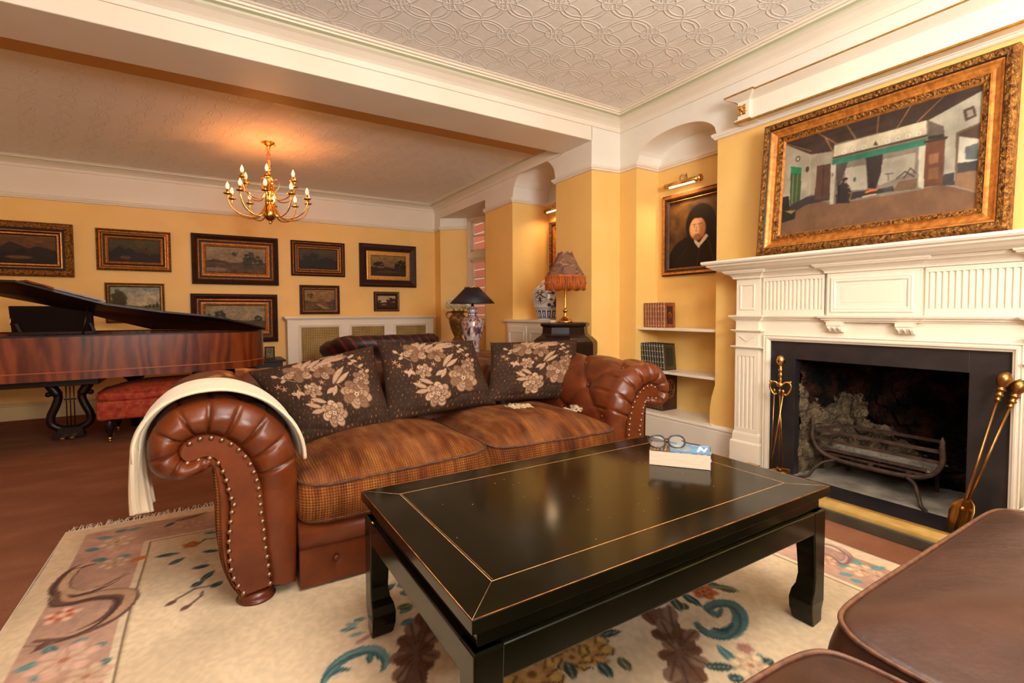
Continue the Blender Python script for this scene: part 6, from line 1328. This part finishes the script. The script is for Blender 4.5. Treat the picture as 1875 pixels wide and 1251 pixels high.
# imari lamp with navy shade
T2=(2.17,4.24)
rt_=thing('round_lamp_table','small round brown table under the navy shaded lamp','table',(T2[0],T2[1],0))
m=MB(); m.lathe([(.24,.640),(.25,.65),(.25,.662),(.24,.666)],(T2[0],T2[1],0),40); m.build('table_top',M['feet'],rt_); m=MB(); m.lathe([(.15,0),(.14,.02),(.03,.06),(.025,.3),(.04,.35),(.025,.4),(.05,.64)],(T2[0],T2[1],0),20); m.build('column',M['feet'],rt_)
il=thing('porcelain_table_lamp','red and blue patterned porcelain table lamp with navy coolie shade','lamp',(T2[0],T2[1],.666))
ic=Cv(220,120,(0,2,0,1),(176,158,156)); r=random.Random(12)
for k in range(190): ic.ell(r.uniform(0,2),r.uniform(.1,.9),r.uniform(.02,.07),r.uniform(.015,.05),[(70,60,92),(120,50,44),(92,74,90),(150,96,76),(206,196,190)][k%5],r.uniform(0,3),.9,.3)
for k in range(6): u=.1+k*.34; ic.flower(u,.62,.10,((176,120,100),(110,56,60),(196,170,150)),6,k,(150,90,50)); ic.poly([(u+.05,.40),(u+.2,.55),(u+.16,.36)],(60,54,70))
for v_ in (.08,.80,.86,.95): ic.line([(0,v_),(2,v_)],.016,(84,60,84))
lathe_paint(ic,[(.062,.667),(.066,.675),(.060,.69),(.058,.72),(.075,.78),(.098,.86),(.108,.92),(.104,.965),(.085,.995),(.052,1.01),(.044,1.02),(.044,1.04),(.055,1.05),(.055,1.08),(.04,1.09),(.035,1.10)],T2[0],T2[1],'lamp_body',M['glaze'],il)
m=MB(); m.lathe([(.02,1.10),(.012,1.11),(.012,1.15)],(T2[0],T2[1],0),12); m.build('lamp_neck',M['brass'],il)
m=MB(); m.lathe([(.216,1.136),(.218,1.138),(.072,1.288),(.070,1.286)],(T2[0],T2[1],0),48); m.build('lamp_shade',mat('navy_silk_shade',(26,15,32),None,rough=.6),il)
m=MB(); m.lathe([(.2145,1.1365),(.0695,1.285)],(T2[0],T2[1],0),48); m.build('shade_lining',mat('gold_shade_lining',(226,150,70),None,rough=.5),il)
m=MB(); m.tube([(T2[0]+.071*math.cos(t),T2[1]+.071*math.sin(t),1.292+.005*math.sin(t*9)) for t in np.linspace(0,2*PI,60,endpoint=False)],.004,6,closed=True); m.build('shade_trim',M['brass'],il)
m=MB(); m.ball((T2[0],T2[1],1.19),.028,12); m.build('bulb',emis('lit_lamp_bulb',(255,196,120),12),il)
light('porcelain_lamp_glow','POINT',(T2[0],T2[1],1.165),10,(255,168,92),.03)
# bronze vase of white flowers
V2=(2.47,5.2)
vt=thing('small_round_table','pale topped round table by the bay window holding the vase','table',(V2[0],V2[1],0))
m=MB(); m.lathe([(.21,.700),(.22,.705),(.22,.718),(.21,.720)],(V2[0],V2[1],0),36); m.build('table_top',M['white'],vt); m=MB(); m.lathe([(.12,0),(.03,.05),(.025,.7)],(V2[0],V2[1],0),16); m.build('column',M['white'],vt)
vs=thing('bronze_flower_vase','ornate bronze two handled vase holding white hydrangeas','vase',(V2[0],V2[1],.72))
vc=Cv(140,70,(0,2,0,1),(120,84,44)); r=random.Random(22)
for k in range(90):
    x,y=r.uniform(0,2),r.uniform(.1,.9); vc.line([(x,y),(x+r.uniform(-.07,.07),y+r.uniform(-.06,.06)),(x+r.uniform(-.1,.1),y+r.uniform(-.08,.08))],.022,(74,46,24) if k%2 else (176,142,92))
BRZ=paintmat('patinated_bronze_relief',.3,.4,60,metal=.35)
lathe_paint(vc,[(.066,.721),(.07,.73),(.05,.755),(.045,.77),(.06,.80),(.085,.86),(.104,.93),(.108,.97),(.09,1.01),(.066,1.03),(.07,1.05),(.088,1.068),(.09,1.07)],V2[0],V2[1],'vase_body',BRZ,vs)
for s in (-1,1):
    dx_,dy_=.87*s,-.49*s; m=MB(); m.tube(catmull([(V2[0]+dx_*r_,V2[1]+dy_*r_,z) for r_,z in ((.07,1.05),(.115,1.055),(.135,1.02),(.115,.985),(.095,.975))],6),.009,8); m.build('handle',M['agedbrass'],vs)
fw=thing('white_hydrangeas','bunch of creamy white hydrangea blooms in the bronze vase','flowers',(V2[0],V2[1],1.06))
petal=mat('creamy_white_petals',(242,238,212),(226,222,186),40,.8); leafm=mat('dull_green_leaf',(96,104,60),None,rough=.6)
r=random.Random(6)
for k in range(9):
    a=k*2.4; R_=.03+.105*math.sqrt(k/9); cx_,cy_,cz_=V2[0]+R_*math.cos(a),V2[1]+R_*math.sin(a),1.19-.5*R_+.03*r.random()
    m=MB()
    for j in range(46):
        ph=math.acos(1-2*(j+.5)/46*.9); th=j*2.4; q=Vector((math.sin(ph)*math.cos(th),math.sin(ph)*math.sin(th),math.cos(ph))); p=Vector((cx_,cy_,cz_))+q*.058; u=q.orthogonal().normalized(); v_=q.cross(u); rot=r.random()*3
        u2=u*math.cos(rot)+v_*math.sin(rot); v2=q.cross(u2); s=.015
        m.add([p+u2*s*.2,p+u2*s+v2*s*.5+q*.003,p+u2*s*.3+v2*s*1.1+q*.004],[(0,1,2)]); 
        for w_ in range(4):
            a2=w_*PI/2+rot; d_=u*math.cos(a2)+v_*math.sin(a2); e_=q.cross(d_); m.add([p,p+d_*s*.6+e_*s*.5+q*.003,p+d_*s*1.2+q*.001,p+d_*s*.6-e_*s*.5+q*.003],[(0,1,2,3)])
    m.build('flower_head',petal,fw,fixn=False)
m=MB()
for k in range(9):
    a=k*2.4; R_=.03+.10*math.sqrt(k/9); m.tube([(V2[0]+.01*math.cos(a),V2[1]+.01*math.sin(a),1.0),(V2[0]+R_*math.cos(a),V2[1]+R_*math.sin(a),1.13)],.003,6)
m.build('stem',leafm,fw)
# ================================================================ ALCOVE SHELVES AND BOOKS
for z,l in ((.905,'upper white shelf of the right alcove under the tan books'),(.548,'middle white shelf of the right alcove under the green books')):
    m=MB(); m.box((3.17,2.262,z-.012),(3.419,3.048,z+.008)); o=m.build('alcove_shelf',M['gloss'],bevel=.003); props(o,l,'shelf',None)
def book(x,y0,y1,z,h,dep,cov,spine_bands,label,group,lean=0,emblem=None,bands=(.15,.4,.62,.85),bm_=None,squares=False):
    t=thing('book',label,'book',(x,(y0+y1)/2,z),group)
    m=MB(); L=lambda zz: (zz-z)*lean
    def q(px_,py,pz): return (px_,py+L(pz),pz)
    w=y1-y0; P=[(x+.009,y0),(x+.001,y0+w*.2),(x-.003,y0+w*.5),(x+.001,y0+w*.8),(x+.009,y1)]
    vs=[q(a,b_,zz) for zz in (z,z+h) for a,b_ in P+[(x+dep,y1),(x+dep,y1-.002),(x+.006,y1-.002),(x+.006,y0+.002),(x+dep,y0+.002),(x+dep,y0)]]
    n_=11; m.add(vs,[tuple(range(n_-1,-1,-1)),tuple(range(n_,2*n_))]+[(i,(i+1)%n_,(i+1)%n_+n_,i+n_) for i in range(n_)],0); m.build('cover',cov,t,smooth=False)
    m=MB(); m.add([q(a,b_,zz) for zz in (z+.004,z+h-.005) for a,b_ in ((x+.005,y0+.002),(x+dep-.004,y0+.002),(x+dep-.004,y1-.002),(x+.005,y1-.002))],[(0,3,2,1),(4,5,6,7),(0,1,5,4),(1,2,6,5),(2,3,7,6),(3,0,4,7)]); m.build('page_block',pg,t)
    m=MB()
    if squares:
        for f in bands: 
            zz=z+h*f; m.add([q(x-.0035,y0+w*.25,zz),q(x-.0035,y0+w*.75,zz),q(x-.0035,y0+w*.75,zz+.012),q(x-.0035,y0+w*.25,zz+.012)],[(0,1,2,3)])
    else:
        for f in bands:
            zz=z+h*f
            for e in (0,): m.add([q(x+.005,y0+.002,zz+e),q(x-.0036,y0+w*.35,zz+e),q(x-.0036,y0+w*.65,zz+e),q(x+.005,y1-.002,zz+e),q(x+.005,y0+.002,zz+e+.003),q(x-.0036,y0+w*.35,zz+e+.003),q(x-.0036,y0+w*.65,zz+e+.003),q(x+.005,y1-.002,zz+e+.003)],[(0,1,5,4),(1,2,6,5),(2,3,7,6)])
    m.build('gilt_tooling',spine_bands,t,fixn=False)
    if emblem: emblem(t,q,y0-.0008,x,dep,z,h)
    return t
ORD=['farthest left','second from left','third from left','fourth from left','fifth from left','sixth from left','seventh from left','eighth from left','ninth from left','tenth from left']
goldleaf=mat('gold_leaf_tooling',(196,140,64),(150,98,40),40,.4,.6)
tan=mat('tan_leather_binding',(150,82,34),(112,52,22),30,.45); tanr=mat('tan_red_leather_binding',(126,54,26),(150,84,36),24,.45); grn=mat('dark_green_leather_binding',(34,38,26),(24,28,20),24,.4); mar=mat('dark_maroon_binding',(58,20,14),(44,14,10),16,.35)
def frame_rect(m,q,y,x0,x1,z0,z1,w):
    for a,b_,c_,d_ in ((x0,x1,z0,z0+w),(x0,x1,z1-w,z1),(x0,x0+w,z0,z1),(x1-w,x1,z0,z1)): m.add([q(a,y,c_),q(b_,y,c_),q(b_,y,d_),q(a,y,d_)],[(0,1,2,3)])
def em_tan(t,q,y,x,dep,z,h):
    m=MB(); m.add([q(x+.03,y,z+.03),q(x+dep-.03,y,z+.03),q(x+dep-.03,y,z+h-.03),q(x+.03,y,z+h-.03)],[(0,1,2,3)]); m.build('cover_panel',mar,t,fixn=False)
    m=MB(); cxx,cz=x+dep/2,z+h/2; P=[q(cxx+.014*math.cos(k*.2618),y-.0005,cz+.024*math.sin(k*.2618)) for k in range(24)]; m.tube(P,.002,4,closed=True); m.build('cover_emblem',goldleaf,t)
def em_grn(t,q,y,x,dep,z,h):
    m=MB(); frame_rect(m,q,y,x+.012,x+dep-.012,z+.012,z+h-.012,.003); frame_rect(m,q,y,x+.026,x+dep-.026,z+.026,z+h-.026,.002); m.build('cover_emblem',goldleaf,t,fixn=False)
def em_mar(t,q,y,x,dep,z,h):
    m=MB(); cxx,cz=x+dep*.52,z+h*.60; rx,rz=dep*.30,h*.27
    for s_ in (1,.9): m.tube([q(cxx+rx*s_*math.cos(k*.1963),y-.0006,cz+rz*s_*math.sin(k*.1963)) for k in range(32)],.0016,4,closed=True)
    for P in ([(-.7,-.2),(.8,-.1)],[(-.6,-.25),(-.5,-.5),(.5,-.45),(.7,-.15)],[(-.5,.1),(.2,.0)],[(-.3,.8),(.3,.0)],[(-.6,.3),(-.2,-.1)],[(-.5,-.7),(-.2,-.6),(.1,-.75),(.5,-.65)],[(-.8,.0),(-.4,.15),(0,-.1)],[(.35,.5),(.3,.75)]):
        m.tube([q(cxx+rx*a,y-.0006,cz+rz*b_) for a,b_ in P],.0022,4)
    m.build('cover_emblem',goldleaf,t)
n=8
for k in range(n):
    y1=3.035-k*.0285; book(3.235,y1-.028,y1,.913,.212,.135,tan if k%2 else tanr,goldleaf,'tan leather book with gilt spine on the upper alcove shelf, '+(ORD[k] if k<n-1 else 'nearest, showing its cover'),'tan books on the upper alcove shelf',.03,em_tan if k==n-1 else None,(.08,.25,.45,.65,.85))
for k in range(9):
    y1=3.045-k*.0285; book(3.215,y1-.028,y1,.556,.222,.150,grn,goldleaf,'dark green leather book on the middle alcove shelf, '+(ORD[k] if k<8 else 'nearest, showing its cover'),'green books on the middle alcove shelf',.10,em_grn if k==8 else None,(.1,.3,.5,.7,.9))
for k in range(10):
    y1=3.042-k*.0245; book(3.20,y1-.024,y1,.216,.300,.185,mar,goldleaf,'tall maroon encyclopaedia volume on the alcove ledge, '+(ORD[k] if k<9 else 'nearest, with gold oval'),'maroon volumes on the alcove ledge',.0,em_mar if k==9 else None,(.06,.13,.20),squares=True)
# ================================================================ FIRE GRATE
gt=thing('fire_grate','rusty wrought iron dog grate standing inside the fireplace','grate',(3.32,1.28,.032))
m=MB()
def bar(mb,a,b_,w=.006,h=.010): 
    a,b_=Vector(a),Vector(b_); d_=(b_-a); mb.obox((a+b_)/2,d_,Vector((0,0,1)).cross(d_) if abs(d_.normalized().z)<.9 else (1,0,0),(0,0,1) if abs(d_.normalized().z)<.9 else (0,1,0),d_.length/2,w,h)
gy0,gy1,gx0,gx1=.965,1.58,3.20,3.46
for z,h in ((.315,.009),(.258,.009)):
    bar(m,(gx0,gy0,z),(gx0,gy1,z),.004,h); bar(m,(gx1,gy0+.06,z),(gx1,gy1-.06,z),.004,h); bar(m,(gx0,gy0,z),(gx1,gy0+.06,z),.004,h); bar(m,(gx0,gy1,z),(gx1,gy1-.06,z),.004,h)
bar(m,(gx0,1.02,.205),(gx0,1.54,.205),.004,.009)
for k in range(9): x=gx0+.02+k*(gx1-gx0-.03)/8; bar(m,(x,gy0+.05,.175),(x,gy1-.05,.175),.008,.006)
for y in (1.1,1.28,1.46): bar(m,(gx0,y,.163),(gx1,y,.163),.010,.006)
m.build('basket',M['iron'],gt)
m=MB()
def strap(P,w=.011,t=.006):
    P=[Vector(q) for q in catmull(P,6)]; rs=[]
    for i,p in enumerate(P):
        d_=(P[min(i+1,len(P)-1)]-P[max(i-1,0)]).normalized(); s_=Vector((1,0,0)); n_=d_.cross(s_).normalized(); rs.append([p-s_*w-n_*t,p+s_*w-n_*t,p+s_*w+n_*t,p-s_*w+n_*t])
    m.rings(rs,True,True,True,0,True)
strap([(gx0-.01,gy1+.01,.335),(gx0-.01,gy1+.012,.26),(gx0-.01,gy1-.03,.190),(gx0-.01,gy1-.12,.155),(gx0-.01,1.28,.148),(gx0-.01,gy0+.12,.155),(gx0-.01,gy0+.03,.190),(gx0-.01,gy0-.012,.26),(gx0-.01,gy0-.01,.345)],.011,.011)
for y in (gy0-.01,gy1+.01): m.lathe([(.012,0),(.016,.006),(.010,.014),(.013,.022),(.010,.040),(.002,.062)],(gx0-.01,y,.335),10)
m.build('front_bar',M['iron'],gt)
for y,s in ((1.46,1),(1.10,-1)):
    m=MB(); strap([(gx0-.02,y-.0*s,.150),(gx0-.05,y+.045*s,.132),(gx0-.09,y+.075*s,.095),(gx0-.12,y+.10*s,.045),(gx0-.155,y+.135*s,.036)],.011,.006); m.build('scroll_leg',M['iron'],gt)
for y in (1.05,1.5): m=MB(); m.box((gx1-.02,y-.008,.032),(gx1-.005,y+.008,.17)); m.build('rear_leg',M['iron'],gt)
m=MB(); rr=random.Random(3); 
rubble(m,(3.22,1.53,.183),(0,-.53,0),(.22,0,0),60,26,.022,9,(16,7),(0,0,1)); m.build('ash_bed',ash,gt,fixn=False)
# ================================================================ FIRE TOOLS
BR=M['agedbrass']
def knobtool(mb,base,top,r=.006,knob=.026,n=20):
    b_,t_=Vector(base),Vector(top); d_=(t_-b_).normalized(); L=(t_-b_).length
    mb.tube([b_,b_+d_*(L-.10)],r,10)
    mb.lathe([(r,L-.105),(.010,L-.10),(.012,L-.094),(.007,L-.088),(.010,L-.080),(.017,L-.073),(.010,L-.066),(.012,L-.055),(.020,L-.048),(.012,L-.042),(.012,L-.036),(knob*.75,L-.026),(knob,L-.006),(knob*.98,L+.010),(knob*.7,L+.026),(knob*.3,L+.034),(0,L+.036)],b_,n,ax=d_)
sh=thing('brass_shovel','long handled brass fire shovel leaning on the right of the fireplace','shovel',(2.86,.79,.035))
m=MB(); knobtool(m,(2.89,.770,.19),(3.035,.650,.712)); m.build('shovel_handle',BR,sh)
m=MB(); d_=Vector((3.0-2.87,.69-.79,.75-.06)).normalized(); w_=Vector((0.45,.89,0)); w_=(w_-d_*w_.dot(d_)).normalized(); nn_=d_.cross(w_)
p0=Vector((2.892,.768,.20)); rs=[]
for s_,hw,bend in ((0,.012,0),(.02,.035,.002),(.045,.050,.008),(.08,.053,.010),(.13,.050,.008),(.195,.046,0)):
    c_=p0-d_*s_; rs.append([c_+w_*hw*t+nn_*(bend*(abs(t)**2)*1.8) for t in np.linspace(-1,1,9)])
m.rings(rs,False,False,False,0,True); o=m.build('shovel_pan',M['brass'],sh); sm=o.modifiers.new('thickness','SOLIDIFY'); sm.thickness=.002
pk=thing('brass_poker','long brass poker leaning beside the shovel at the right of the hearth','poker',(2.83,.80,.035))
m=MB(); knobtool(m,(2.845,.800,.040),(3.00,.690,.742),.0055); m.lathe([(.0055,0),(.009,.01),(.009,.016),(.0055,.026)],(2.865,.785,.14),12,ax=(.15,-.11,.735)); m.build('poker_rod',BR,pk)
# companion set at the left
cs=thing('companion_stand','ornate brass fire tool stand at the left of the fireplace','stand',(2.95,1.69,.062))
SX,SY=2.955,1.665
m=MB(); m.lathe([(.010,.72),(.022,.735),(.024,.752),(.018,.77),(.006,.778)],(SX,SY,0),16); m.lathe([(.006,.60),(.006,.62),(.012,.63),(.005,.64),(.009,.652),(.013,.664),(.006,.672),(.010,.684),(.014,.692),(.006,.702),(.008,.715)],(SX,SY,0),14)
m.ball((SX,SY,.600),.022,14,sq=(1,1,.8)); m.build('stem_and_finial',M['brass'],cs)
m=MB(); m.tube([(SX,SY,.58),(SX,SY,.07)],.005,8); m.lathe([(.05,.062),(.05,.070),(.02,.078),(.008,.09)],(SX,SY,0),20); m.build('base_rod',BR,cs)
for s in (-1,1):
    m=MB(); ex,ey=.55*s*.6,-.83*s
    P=catmull([(SX+ex*r_,SY+ey*r_,z) for r_,z in ((.015,.600),(.030,.615),(.055,.612),(.064,.585),(.052,.555),(.034,.538),(.022,.545))],6); m.tube(P,.006,8)
    m.ball((SX+ex*.060,SY+ey*.060,.618),.009,8); m.build('scroll_hook',M['brass'],cs)
for nm,lb,a,b_,rod in (('tongs_rod','slim brass rod tool hanging on the left of the companion stand',(2.945,1.697,.54),(2.95,1.715,.07),0),
                    ('hearth_brush','brass handled hearth tool with a small block foot on the companion stand',(SX-.01,SY+.00,.54),(2.955,1.640,.09),1),
                    ('crossed_poker','thin brass poker crossing the other tools on the companion stand',(2.94,1.640,.54),(2.945,1.712,.065),2)):
    t=thing(nm,lb,'fire tool',(b_[0],b_[1],b_[2]))
    m=MB(); m.tube([a,b_],.0042,8); m.lathe([(.004,-.004),(.009,.006),(.007,.016),(.010,.026),(.004,.034)],a,12,ax=(0,0,1)); m.build('rod',BR if rod!=2 else M['brass'],t)
    if rod==1: m=MB(); m.obox((b_[0],b_[1],b_[2]-.008),(0.3,-1,0),(1,.3,0),(0,0,1),.036,.015,.013); m.lathe([(.016,-.02),(.018,0),(.014,.018)],(b_[0]-.02,b_[1]+.01,b_[2]-.01),12,ax=(-1,-.2,0)); m.build('block_foot',BR,t,bevel=.003)
